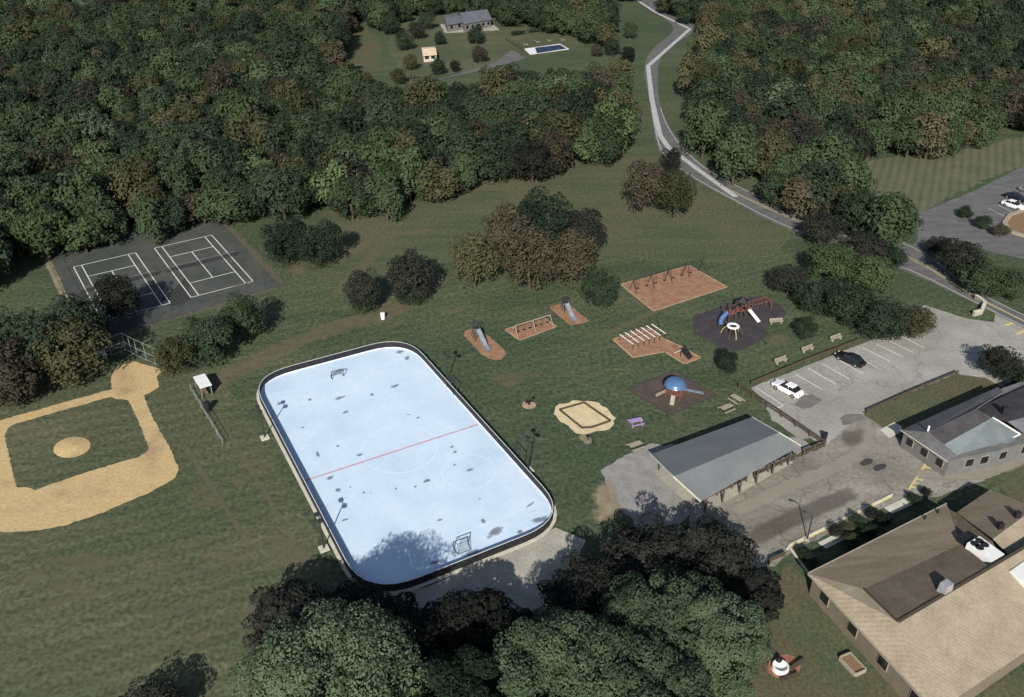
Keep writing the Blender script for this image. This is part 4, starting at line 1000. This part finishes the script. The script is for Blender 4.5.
# sandbox
sb = [P(559.4, 410.3), P(584, 403.2), P(610.6, 421.5), P(591.8, 428), P(582, 428.5)]
c = sum(sb, Vector()) / 5
g = thing('sandbox_frame', (c.x, c.y, 0), 0, 'dark timber sandbox frame in the pale sand bed', 'sandbox')
for p_, q_ in zip(sb, sb[1:] + sb[:1]):
    MB().bar(p_ - c + Vector((0, 0, .12)), q_ - c + Vector((0, 0, .12)), .15, .24).build('timber_edge', timber, g)
g = thing('sand_digger', P(588, 440), heading((584, 437), (592, 443))[0], 'small dark toy digger on a stand below the sandbox', 'digger')
MB().tube((0, 0, 0), (0, 0, .5), .08).build('stand', darksteel, g); MB().box((-.1, 0, .55), (.4, .3, .08)).build('seat', blackp, g); MB().bar((.1, 0, .6), (.6, 0, 1.0), .07).bar((.6, 0, 1.0), (1.0, 0, .4), .07).build('arm', darksteel, g); MB().box((1.02, 0, .32), (.22, .26, .2), taper=.3).build('scoop', blackp, g)
def picnic_table(loc, rz, label, m, fm):
    g = thing('picnic_table', loc, rz, label, 'picnic table', 'picnic tables')
    mb = MB()
    for i in range(5): mb.box((0, -.32 + .16 * i, .75), (1.9, .14, .05))
    mb.build('table_top', m, g)
    for s_ in (-1, 1):
        MB().box((0, s_ * .72, .45), (1.9, .27, .05)).build('bench_seat', m, g)
        MB().bar((s_ * .7, -.7, .0), (s_ * .7, -.2, .72), .07).bar((s_ * .7, .7, .0), (s_ * .7, .2, .72), .07).bar((s_ * .7, -.72, .4), (s_ * .7, .72, .4), .06).build('leg_frame', fm, g)
    return g
pt = picnic_table(P(635.5, 424.5), .35, 'purple picnic table alone on bare earth beside the sandbox', purple, purple)
pt2 = picnic_table(P(736, 402), heading((729, 398), (742, 406))[0], 'weathered picnic table at the upper corner of the pavilion, nearest the rail fence', timberp, darksteel)
dup(pt2, P(726, 411), heading((720, 413), (734, 407))[0], 'weathered picnic table behind the pavilion, left of its neighbour')
dup(pt2, P(635, 448.5), heading((628, 450), (642, 445))[0], 'weathered picnic table on the gravel left of the pavilion')
def park_bench(loc, rz, label):
    g = thing('park_bench', loc, rz, label, 'bench', 'benches above the parking lot')
    mb = MB()
    for i in range(3): mb.box((0, -.16 + .16 * i, .45), (2.3, .13, .05))
    mb.build('seat', timberp, g)
    MB().box((0, .3, .75), (2.3, .05, .16)).box((0, .3, .55), (2.3, .05, .12)).build('backrest', timberp, g)
    for x in (-.85, .85): MB().box((x, 0, .21), (.12, .42, .42)).build('leg', concm, g); MB().bar((x, .26, .1), (x, .33, .85), .06).build('back_support', concm, g)
    return g
br = heading((774, 364), (788, 359))[0]
bb = park_bench(P(780.8, 362.5), br, 'pale park bench above the white car, leftmost of three in line')
for p_, lb in (((807.7, 351), 'pale park bench in the middle of three above the parking rail'), ((836, 340), 'pale park bench rightmost of three above the parking rail'), ((776, 323.5), 'pale park bench on the edge of the larger rubber pad')):
    dup(bb, P(*p_), br if p_[1] > 330 else br - .35, lb)

# ------------------------------------------------------------------ cars
def car(loc, rz, label, m, group='parked cars'):
    g = thing('parked_car', loc, rz, label, 'car', group)
    st = [(-2.35, .42, .62, .70), (-2.28, .30, .86, .80), (-1.5, .24, .94, .88), (-.6, .22, .94, .91), (.6, .22, .93, .91), (1.3, .24, .88, .89), (2.1, .28, .74, .82), (2.36, .40, .58, .66)]
    mb = MB(); ring_n = 8
    for x, z0, z1, w in st:
        zm = (z0 + z1) / 2
        mb.v += [(x, -w * .92, z0), (x, -w, zm - .05), (x, -w * .97, zm + .12), (x, -w * .86, z1), (x, w * .86, z1), (x, w * .97, zm + .12), (x, w, zm - .05), (x, w * .92, z0)]
    for i in range(len(st) - 1):
        for j in range(8): mb.f.append((i * 8 + j, (i + 1) * 8 + j, (i + 1) * 8 + (j + 1) % 8, i * 8 + (j + 1) % 8))
    mb.f += [tuple(range(7, -1, -1)), tuple(range((len(st) - 1) * 8, len(st) * 8))]
    o = mb.build('body', m, g, smooth=False)
    bm = bmesh.new(); bm.from_mesh(o.data); bmesh.ops.recalc_face_normals(bm, faces=bm.faces); bm.to_mesh(o.data); bm.free()
    cab = MB().add([(-1.75, -.78, .93), (1.0, -.78, .91), (1.0, .78, .91), (-1.75, .78, .93), (-1.15, -.60, 1.40), (.12, -.60, 1.42), (.12, .60, 1.42), (-1.15, .60, 1.40)],
                   [(4, 5, 6, 7), (0, 1, 5, 4), (1, 2, 6, 5), (2, 3, 7, 6), (3, 0, 4, 7)]).build('windows', glass, g)
    MB().add([(-1.18, -.63, 1.405), (.16, -.63, 1.425), (.16, .63, 1.425), (-1.18, .63, 1.405), (-1.1, -.56, 1.46), (.08, -.56, 1.47), (.08, .56, 1.47), (-1.1, .56, 1.46)], [(0, 3, 2, 1), (4, 5, 6, 7), (0, 1, 5, 4), (1, 2, 6, 5), (2, 3, 7, 6), (3, 0, 4, 7)]).build('roof', m, g)
    for s_ in (-1, 1):
        for x in (-1.42, 1.42):
            w_ = MB().lathe([(.32, -.11), (.34, -.08), (.34, .08), (.32, .11), (.2, .11), (.2, -.11), (.32, -.11)], 18)
            w_.v = [(v[0] + x, v[2] + s_ * .80, v[1] + .34) for v in w_.v]; wo = w_.build('wheel', tyre, g)
            r_ = MB().lathe([(.01, .09), (.2, .09)], 14); r_.v = [(v[0] + x, s_ * (v[2] + .80 + .015), v[1] + .34) for v in r_.v]; r_.build('rim', cars, wo)
        MB().box((2.27, s_ * .52, .64), (.14, .3, .12)).build('headlight', lamp_clear, g)
        MB().box((-2.31, s_ * .58, .74), (.08, .26, .14)).build('tail_light', lamp_red, g)
        MB().bar((-.5, s_ * .70, .98), (-.42, s_ * .60, 1.40), .08).build('door_pillar', m, g)
        MB().box((.72, s_ * .96, .98), (.14, .18, .12)).build('mirror', m, g)
    return g
a_, _ = heading((803, 398), (770, 381)); car(P(787, 391.5), a_, 'white saloon car parked in the second bay beside the tar patch', carw)
a_, _ = heading((862, 366), (836, 354)); car(P(849.5, 362), a_, 'black saloon car parked between white bay lines of the lower lot', cark)
a_, _ = heading((1004, 200), (1026, 207)); car(P(1015, 199.5), a_, 'black car in the upper right lot, farther of a pair', cark)
car(P(1013, 207.5), a_, 'white car in the upper right lot, nearer of a pair', carw)
car(P(1030, 193), a_, 'silver car in the upper right lot at the photo edge', cars)

# ------------------------------------------------------------------ buildings
def roof_part(name, verts, faces, m, parent, org, thick=.14):
    v = [Vector(p) - org for p in verts]
    mb = MB(); mb.add(v, faces); o = mb.build(name, m, parent)
    bm = bmesh.new(); bm.from_mesh(o.data); bmesh.ops.recalc_face_normals(bm, faces=bm.faces); bm.faces.ensure_lookup_table()
    if bm.faces[0].normal.z < 0: bmesh.ops.reverse_faces(bm, faces=bm.faces)
    bm.to_mesh(o.data); bm.free()
    md = o.modifiers.new('thickness', 'SOLIDIFY'); md.thickness = thick; md.offset = -1
    return o
def windows_on(a, b, z0, h, n_, w, parent, fm=timberp):
    """windows on the outside of wall a->b (outside is to the right of a->b)"""
    d = (b - a); L_ = d.length; d.normalize(); nrm = Vector((d.y, -d.x, 0)); rz = math.atan2(d.y, d.x)
    for k in range(n_):
        c_ = a + d * (L_ * (k + .5) / n_)
        f_ = MB().box((*(c_ + nrm * .03).xy, z0 + h / 2), (w + .16, .08, h + .16), rz).build('window', fm, parent)
        MB().box((*(c_ + nrm * .06).xy, z0 + h / 2), (w, .06, h), rz).build('pane', glass, f_)
def shrink(poly, d):
    c_ = sum(poly, Vector()) / len(poly); return [p + (c_ - p).normalized() * d for p in poly]

# open picnic pavilion
ez, rz_ = 2.7, 3.9
A, B, C_, D = P(650.6, 454.4, ez), P(752, 417, ez), P(800.5, 445.6, ez), P(700.9, 501.5, ez)
R1, R2 = P(673.5, 476.5, rz_), P(778.8, 432.8, rz_)
rz_ = 4.45; R1, R2 = P(673.5, 476.5, rz_), P(778.8, 432.5, rz_)
org = (A + B + C_ + D) / 4; org.z = 0
g = thing('picnic_pavilion', org, 0, 'long open picnic pavilion with a two-tone grey ridged roof', 'pavilion')
roof_part('roof_slope', [A, B, R2, R1], [(0, 1, 2, 3)], pav_roof, g, org); roof_part('roof_slope', [D, C_, R2, R1], [(0, 1, 2, 3)], pav_roof, g, org)
for a, b, cc_ in ((A, R1, D), (B, R2, C_)):
    mb = MB(); up = Vector((0, 0, -.03)); mb.bar(a - org + up, b - org + up, .08, .22); mb.bar(b - org + up, cc_ - org + up, .08, .22); mb.build('barge_board', slabm, g)
for a, b in ((A, B), (D, C_)):
    for k in range(6):
        t = .04 + .92 * k / 5; p_ = a.lerp(b, t); q_ = p_.lerp(org + Vector((0, 0, p_.z)), .08) - org
        MB().bar((q_.x, q_.y, 0), (q_.x, q_.y, ez - .05), .2).build('post', timber, g)
mb = MB()
for a, b in ((A, B), (D, C_)): mb.bar(a.lerp(C_ if a is A else B, .05) - org - Vector((0, 0, .18)), b.lerp(D if a is A else A, .05) - org - Vector((0, 0, .18)), .18, .2)
mb.build('eave_beam', timber, g)
sl = shrink([Vector((p.x, p.y, 0)) for p in (A, B, C_, D)], .5)
sheet('pavilion_floor', [(p.x, p.y) for p in sl], concm, .020, world=True)
for k, t in enumerate((.2, .5, .8)):
    p_ = A.lerp(B, t).lerp(D.lerp(C_, t), .5); dup(pt2, (p_.x, p_.y, .02), math.atan2((B - A).y, (B - A).x), 'weathered picnic table under the pavilion roof, %s' % ('left of three', 'middle of three', 'right of three')[k])

# house with grey roofs on the right
e, r = 2.8, 4.3
hA, hB, hH, hK = P(900.9, 430, e), P(998, 386.8, e), P(928, 431.7, r), P(976, 408.5, r)
hM, hN = P(944, 444.5, 3.5), P(992.5, 417.5, 3.5); hD = P(947.5, 461.5, e)
hS1, hS2, hS3 = P(957.5, 457, 2.55), P(994.6, 456, 2.5), P(1020, 434.5, 2.7)
org = (hA + hB + hD + hS3) / 4; org.z = 0
g = thing('grey_roofed_house', org, 0, 'low house with grey shingle roofs and a flat blue-grey roof panel', 'house')
roof_part('roof_slope', [hA, hB, P(1003, 392, 3.4), hK, hH], [(0, 1, 2, 3, 4)], slate, g, org)
roof_part('roof_slope', [hH, hK, hN, hM], [(0, 1, 2, 3)], slate_dk, g, org)
roof_part('hip_slope', [hA, hH, hM, hS1, hD], [(0, 1, 2), (0, 2, 3, 4)], slate, g, org)
roof_part('flat_roof', [hM, hN, hS3, hS2, P(983, 451, 2.55), P(966, 458, 2.55), hS1], [(0, 1, 2, 3, 4, 5, 6)], blue_roof, g, org)
wE = [P(975.5, 409, 3.2), P(1006, 395, 3.2), P(1050, 375, 3.2), P(1095, 400, 4.5), P(1008, 421.5, 4.5), P(1024, 433, 3.0), P(1110, 424, 3.0)]
roof_part('wing_slope', [wE[0], wE[1], wE[2], wE[3], wE[4]], [(0, 1, 2, 3, 4)], slate_dk, g, org)
roof_part('wing_slope', [wE[4], wE[3], wE[6], wE[5]], [(0, 1, 2, 3)], far_roof, g, org)
mb = MB(); up = Vector((0, 0, .08))
for a, b in ((hN, hS3), (hS3, P(1013, 438, 2.6))): mb.bar(a - org + up, b - org + up, .16, .14)
mb.build('white_flashing', white, g)
mb = MB(); mb.bar(hA - org, hD - org, .12, .16); mb.build('fascia', slabm, g)
wl = shrink([Vector((p.x, p.y, 0)) for p in (hA, hD, P(962, 459, 2.6), P(993, 454, 2.6), P(1085, 428, 2.6), P(1090, 385, 2.9), P(1040, 372, 2.9), hB)], .55)
MB().prism([p - org for p in wl], 0, 2.62).build('wall', wall_gray, g)
windows_on(wl[0] - org, wl[1] - org, 1.0, 1.1, 3, 1.0, g); windows_on(wl[2] - org, wl[3] - org, 1.0, 1.1, 2, 1.1, g); windows_on(wl[3] - org, wl[4] - org, 1.0, 1.1, 4, 1.1, g)
pv = P(928, 430.5, 4.3) - org; MB().tube((pv.x, pv.y, 3.9), (pv.x, pv.y, 5.0), .12).build('roof_vent', white, g)
pv = P(1004, 412, 4.2) - org; MB().box((pv.x, pv.y, 4.3), (.7, .7, 1.5)).build('chimney', blackp, g)
for px, py in ((957, 460), (984, 452)):
    q_ = P(px, py); t = thing('planter_box', q_, heading((955, 461), (985, 450))[0], ('cream planter box at the left end of the house front' if px < 970 else 'cream planter box in the notch of the house front'), 'planter')
    MB().box((0, 0, .3), (1.3, .6, .6), taper=-.08).build('box', slabm, t); MB().box((0, 0, .62), (1.15, .45, .06)).build('soil', brick, t)
# long hall bottom right
e = 3.2
E1, E2 = P(807.9, 573.5, e), P(946.5, 503.4, e); B1, B2 = P(864, 589, 4.4), P(961, 544, 4.4); G1, G2 = P(898, 622, 5.4), P(990.5, 567.5, 5.4)
G3 = G1 + (G2 - G1) * 1.75; SW = P(936, 712, e); SE = SW + (G2 - G1) * 2.0
org = (E1 + E2 + SW + G2) / 4; org.z = 0
g = thing('community_hall', org, 0, 'long hall with tan shingle roofs darkened on the shaded slopes and white rooftop units', 'hall')
E3 = E2 + (E2 - E1).normalized() * .2; B3 = B2 + (B2 - B1).normalized() * 3
roof_part('shaded_slope', [E1, E2, B2, B1], [(0, 1, 2, 3)], shaded_roof, g, org)
roof_part('deep_shaded_slope', [B1, B2, G2, G1], [(0, 1, 2, 3)], deep_shade_roof, g, org)
roof_part('tan_slope', [E1, B1, G1, SW], [(0, 1, 2), (0, 2, 3)], tan_roof, g, org)
roof_part('tan_slope', [G1, G3, SE, SW], [(0, 1, 2, 3)], tan_roof, g, org)
N1, N2, N3, N4 = P(957, 512, e), P(990, 489.5, e), P(1030, 514.5, 5.0), P(993.5, 538.5, 5.0)
N3 = N4 + (N2 - N1) * 1.25
N5 = N4 + (N2 - N1) * 2.6; N2b = N1 + (N2 - N1) * 1.05
roof_part('wing_slope', [N1, N2, N3, N4], [(0, 1, 2, 3)], shaded_roof, g, org)
Q1 = P(1030, 575, 3.4); Q2 = Q1 + (N3 - N4) * 1.0
roof_part('wing_tan_slope', [N4, N3, Q2, Q1], [(0, 1, 2, 3)], tan_roof, g, org)
# link roof between main roof and wing
roof_part('link_roof', [P(944, 507, 3.05), N1 - Vector((0, 0, .15)), N4 - Vector((0, 0, .4)), P(1000, 556, 4.3), P(958, 545, 4.2)], [(0, 1, 2, 3, 4)], deep_shade_roof, g, org)
wl = [Vector((p.x, p.y, 0)) for p in (E1, SW, SE, G3, Q2, N2, N1, E2)]
wl2 = shrink(wl, .7)
MB().prism([p - org for p in wl2], 0, 3.0).build('wall', wall_tan, g)
MB().add([tuple(p - org) for p in (G2 + Vector((0, 0, -.3)), G3 + Vector((0, 0, -.3)), P(1060, 530, 3.2), P(1000, 552, 3.2))], [(0, 1, 2, 3)]).build('rear_slope', deep_shade_roof, g)
windows_on(wl2[0] - org, wl2[1] - org, 1.0, 1.2, 4, 1.2, g)
mb = MB(); mb.bar(E1 - org - Vector((0, 0, .05)), E2 - org - Vector((0, 0, .05)), .12, .2); mb.bar(E1 - org - Vector((0, 0, .05)), SW - org - Vector((0, 0, .05)), .12, .2); mb.build('gutter', timberp, g)
mb = MB(); mb.bar(G1 - org + Vector((0, 0, .04)), G3 - org + Vector((0, 0, .04)), .3, .1); mb.bar(B1 - org + Vector((0, 0, .04)), G1 - org + Vector((0, 0, .04)), .25, .08); mb.build('ridge_cap', timber, g)
# white rooftop machine housing between the roofs
def box_between(pa, pb_, pc_, z0, z1, name, m, parent):
    a, b, c_ = P(*pa, z1), P(*pb_, z1), P(*pc_, z1); d_ = a + (c_ - b)
    q_ = [Vector((p.x, p.y, 0)) - org for p in (a, b, c_, d_)]
    return MB().prism(q_, z0, z1).build(name, m, parent), [a - org, b - org, c_ - org, d_ - org]
hv, q_ = box_between((967, 543), (979.5, 536), (1004.5, 554), 4.0, 5.35, 'unit_and_shadow_box', white, g)
for s_, t in ((.16, .3), (.16, .7), (.36, .3), (.36, .7)):
    p_ = q_[0].lerp(q_[3], s_).lerp(q_[1].lerp(q_[2], s_), t); MB().lathe([(.01, .06), (.42, .06), (.45, 0)], 16, (p_.x, p_.y, 5.355)).build('fan', blackp, hv)
box_between((958, 536), (966, 531), (974, 538), 3.6, 5.0, 'unit_and_shadow_box', blackp, g)  # black box added for the shadow patch beside the white unit
box_between((1010, 571), (1026, 560), (1060, 585), 3.6, 5.2, 'unit_and_shadow_box', white, g)
box_between((1003, 557), (1018, 549), (1030, 558), 3.6, 4.9, 'unit_and_shadow_box', blackp, g)  # second black box, again a shadow patch given a shape
pv = P(944, 592, 5.2) - org
MB().box((pv.x, pv.y, 5.5), (1.25, 1.0, 1.9), math.atan2((G2 - G1).y, (G2 - G1).x), taper=.2).build('chimney', galv, g)
for px, py in ((1000, 527), (1017, 516)): pv = P(px, py, 5.0) - org; MB().box((pv.x, pv.y, 5.2), (.55, .55, .8)).build('roof_vent', blackp, g)
for px, py in ((938, 512), (925, 518)): pv = P(px, py, 3.5) - org; MB().tube((pv.x, pv.y, 3.2), (pv.x, pv.y, 3.9), .1).build('vent_pipe', blackp, g)
# lamp post on the drive
g = thing('street_lamp', P(807, 540), R(150), 'dark curved street lamp on the drive kerb before the hall', 'street lamp')
MB().box((0, 0, .12), (.5, .5, .25)).build('base', concm, g); MB().tube((0, 0, .2), (0, 0, 3.6), .08, .06).build('pole', darksteel, g); MB().path([(0, 0, 3.6), (.3, 0, 3.85), (.8, 0, 3.9)], .05).build('arm', darksteel, g); MB().box((.95, 0, 3.87), (.5, .25, .12)).build('lamp_head', darksteel, g, bevel=.03)
# air conditioner, fire circle, log box on the hall lawn
g = thing('air_conditioner', P(831, 608), heading((825, 601), (838, 615))[0], 'white and black air conditioner on the lawn beside the hall wall', 'air conditioner')
MB().box((0, 0, .5), (1.0, .95, .9)).build('housing', white, g, bevel=.04); MB().lathe([(.01, .02), (.36, .02), (.4, 0)], 18, (0, 0, .955)).build('fan_grille', blackp, g); MB().box((0, 0, .03), (1.3, 1.2, .08)).build('pad', concm, g); MB().box((-.75, .2, .45), (.5, .8, .75)).build('control_box', blackp, g)
q_ = [(784 + 17 * math.cos(i * .4), 667 + 12 * math.sin(i * .4)) for i in range(16)]
sheet('brick_circle', q_, brick, .018, jit=.1, step=.5)
g = thing('fire_pit', P(780, 669), .3, 'white round fire pit on the red brick circle', 'fire pit')
MB().lathe([(.85, 0), (.8, .5), (.66, .52), (.6, .15), (.02, .12)], 18).build('bowl', white, g, smooth=False); MB().lathe([(.3, .55), (.32, .75), (.02, .95)], 12, (0.1, .55, 0)).build('spark_lid', blackp, g)
def log_bench(loc, rz, label):
    g = thing('log_bench', loc, rz, label, 'bench', 'benches round the fire pit')
    MB().box((0, 0, .42), (2.0, .38, .08)).build('seat', timber, g); 
    for x in (-.75, .75): MB().box((x, 0, .19), (.14, .34, .38)).build('leg', timber, g)
    return g
lb = log_bench(P(796, 667), heading((788, 672), (803, 661))[0], 'dark bench right of the white fire pit')
dup(lb, P(789, 680), heading((780, 684), (797, 677))[0], 'dark bench below the white fire pit')
g = thing('raised_planter', P(852, 666), heading((845, 658), (860, 674))[0], 'brown timber raised planter box on the hall lawn', 'planter')
for s_ in (-1, 1): MB().box((0, s_ * .68, .25), (2.2, .12, .5)).build('side_board', timberp, g); MB().box((s_ * 1.1, 0, .25), (.12, 1.24, .5)).build('end_board', timberp, g)
MB().box((0, 0, .18), (2.05, 1.22, .3)).build('soil', wood, g)
# entrance wall by the parking lot exit
q_ = [P(975, 299), P(984, 306), P(981, 314), P(973, 316)]
g = thing('entrance_wall', (q_[1].x, q_[1].y, 0), 0, 'low curved stone wall on the verge beside the lot exit', 'wall')
mb = MB()
for a, b in zip(q_, q_[1:]): mb.bar(a - q_[1] + Vector((0, 0, .4)), b - q_[1] + Vector((0, 0, .4)), .45, .8)
mb.build('stone_wall', concm, g)
mb = MB()
for a, b in zip(q_, q_[1:]): mb.bar(a - q_[1] + Vector((0, 0, .845)), b - q_[1] + Vector((0, 0, .845)), .55, .08)
mb.build('coping', slabm, g)
g = thing('curved_planter', P(1016, 226), 0, 'curved planter with a tan kerb on the island of the upper lot', 'planter')
c_ = P(1016, 226); q_ = [P(1024, 211) - c_, P(1010, 216) - c_, P(1004, 224) - c_, P(1009, 232) - c_, P(1028, 238) - c_]
mb = MB()
for a, b in zip(q_, q_[1:]): mb.bar(a + Vector((0, 0, .2)), b + Vector((0, 0, .2)), .9, .4)
mb.build('kerb', timberp, g)
MB().prism(q_, .0, .22).build('soil', wood, g)
fence('gate_rail', [(898, 200), (906, 209), (917, 217)], 'dark low rail at the corner of the mown field', .9, timber, timber, 2.5, (.95, .5), .15, .1, cat='rail', round_=False)

# ------------------------------------------------------------------ far yard
def gable(px, name, label, eave, ridge, rm, wm, cat='house', nwin=3, extra=None):
    q_ = [P(*p, eave) for p in px]; A_, B_, C2, D2 = q_
    org_ = sum(q_, Vector()) / 4; org_.z = 0
    g = thing(name, org_, 0, label, cat)
    r1, r2 = (A_ + D2) / 2, (B_ + C2) / 2; r1.z = r2.z = ridge
    roof_part('roof_slope', [A_, B_, r2, r1], [(0, 1, 2, 3)], rm, g, org_, .2); roof_part('roof_slope', [D2, C2, r2, r1], [(0, 1, 2, 3)], rm, g, org_, .2)
    w_ = shrink([Vector((p.x, p.y, 0)) for p in q_], .6); wl_ = [p - org_ for p in w_]
    mb = MB().prism(wl_, 0, eave - .05)
    for a, b, rr_ in ((wl_[0], wl_[3], r1), (wl_[1], wl_[2], r2)): t_ = (a + b) / 2; mb.add([(a.x, a.y, eave - .05), (b.x, b.y, eave - .05), (t_.x, t_.y, ridge - .3)], [(0, 1, 2)])
    mb.build('wall', wm, g)
    windows_on(wl_[3], wl_[2], 1.0, 1.2, nwin, 1.3, g)
    return g
gable([(456.6, 13), (483, 9), (492, 19), (464, 24)], 'far_house', 'far slate-roofed house in the clearing at the top of the photo', 3.0, 4.8, far_roof, wall_gray, nwin=5)
gable([(443, 15.5), (456, 13.5), (464, 22), (447, 25)], 'garage', 'slate-roofed garage adjoining the left end of the far house', 2.7, 3.6, far_roof, wall_gray, nwin=2, cat='garage')
gable([(421, 47.5), (434.5, 46.5), (437, 54.5), (423, 55.5)], 'garden_shed', 'small cream-roofed shed alone in the far yard', 2.3, 3.1, mat('cream_roof', (.58, .44, .30), (.68, .55, .40), scale=.6, rough=.8), wall_white, nwin=2, cat='shed')
gable([(462, 1), (480, -2), (486, 4), (466, 8)], 'far_house', 'second grey-roofed house at the very top edge of the photo', 3.0, 4.6, far_roof, wall_gray, nwin=4)
sheet('driveway', [(440, 24), (468, 27), (490, 22), (500, 30), (470, 32), (445, 33)], concm, .012, jit=.4)
sheet('driveway', [(496, 62), (512, 50), (526, 58), (510, 63), (470, 73), (430, 82), (470, 70)], roadm, .0125, jit=.3)
pq = [P(534.8, 48), P(560, 45), P(566.5, 49), P(537, 53.7)]; c_ = sum(pq, Vector()) / 4
g = thing('swimming_pool', (c_.x, c_.y, 0), 0, 'dark blue swimming pool with a white deck in the far yard', 'swimming pool')
deck = [P(524, 49), P(560, 44), P(569, 49.3), P(530, 54.7)]
MB().prism([p - c_ for p in deck], .0, .10).build('deck', white, g); MB().prism([p - c_ for p in pq], .05, .13).build('water', water, g)
hq = [P(507, 37), P(526, 34), P(545.5, 30.5)]
g = thing('hedge', (hq[0].x, hq[0].y, 0), 0, 'dark thin hedge line above the swimming pool', 'hedge')
for a, b in zip(hq, hq[1:]):
    cm = crown_mesh('foliage', 1, 1, 10, 900, .5 / 3, int(a.x * 10), LEAF['dark green']); 
    o = bpy.data.objects.new('foliage', cm); COL.objects.link(o); o.parent = g; m_ = (a + b) / 2 - hq[0]; o.location = (m_.x, m_.y, .8); o.scale = ((b - a).length / 2 * 1.1, .9, 1.0); o.rotation_euler = (0, 0, math.atan2((b - a).y, (b - a).x))
for k, (px, py) in enumerate(((526, 45.5), (538, 43), (549, 41.5), (563, 41))):
    g = thing('lounge_chair', P(px, py), .3, 'tan lounge chair in a row above the pool, %s' % ('leftmost', 'second from the left', 'second from the right', 'rightmost')[k], 'chair', 'lounge chairs above the pool')
    MB().box((0, 0, .4), (1.3, .7, .1)).build('seat', timberp, g); MB().box((-.8, 0, .7), (.7, .7, .1), ry=R(50)).build('backrest', timberp, g)
    for x in (-.5, .5): MB().box((x, 0, .18), (.08, .6, .36)).build('leg', timberp, g)
fence('yard_fence', [(505, 40), (515, 46), (524, 51)], 'thin dark fence left of the pool', 1.2, timber, timber, 4, (1.0, .5), .15, .1, round_=False)

# ------------------------------------------------------------------ light and camera
EL, AZ = R(31), R(7)     # sun behind the camera, shadows run away and a little to the right
d = Vector((math.sin(AZ) * math.cos(EL), math.cos(AZ) * math.cos(EL), -math.sin(EL)))
sun = bpy.data.lights.new('sun', 'SUN'); sun.energy = 5.0; sun.angle = R(.5); sun.color = (1, .95, .87)
so = bpy.data.objects.new('sun', sun); COL.objects.link(so); so.rotation_euler = d.to_track_quat('-Z', 'Y').to_euler(); so.location = (0, -50, 150)
wd = bpy.data.worlds.new('World'); S.world = wd; wd.use_nodes = True
nt = wd.node_tree; sk = nt.nodes.new('ShaderNodeTexSky'); sk.sky_type = 'NISHITA'; sk.sun_disc = False; sk.sun_elevation = EL; sk.sun_rotation = math.pi + AZ
bg = nt.nodes['Background']; nt.links.new(sk.outputs[0], bg.inputs[0]); bg.inputs[1].default_value = .08
cam = bpy.data.cameras.new('camera'); cam.sensor_width = 36; cam.lens = 18 / math.tan(R(FOV / 2)); cam.clip_end = 6000; cam.clip_start = 1
co = bpy.data.objects.new('camera', cam); COL.objects.link(co); co.location = (0, 0, CAMH); co.rotation_euler = (math.pi / 2 - PITCH, 0, 0); S.camera = co
S.view_settings.view_transform = 'Standard'; S.view_settings.look = 'None'; S.view_settings.exposure = 0.25; S.view_settings.gamma = 1.0
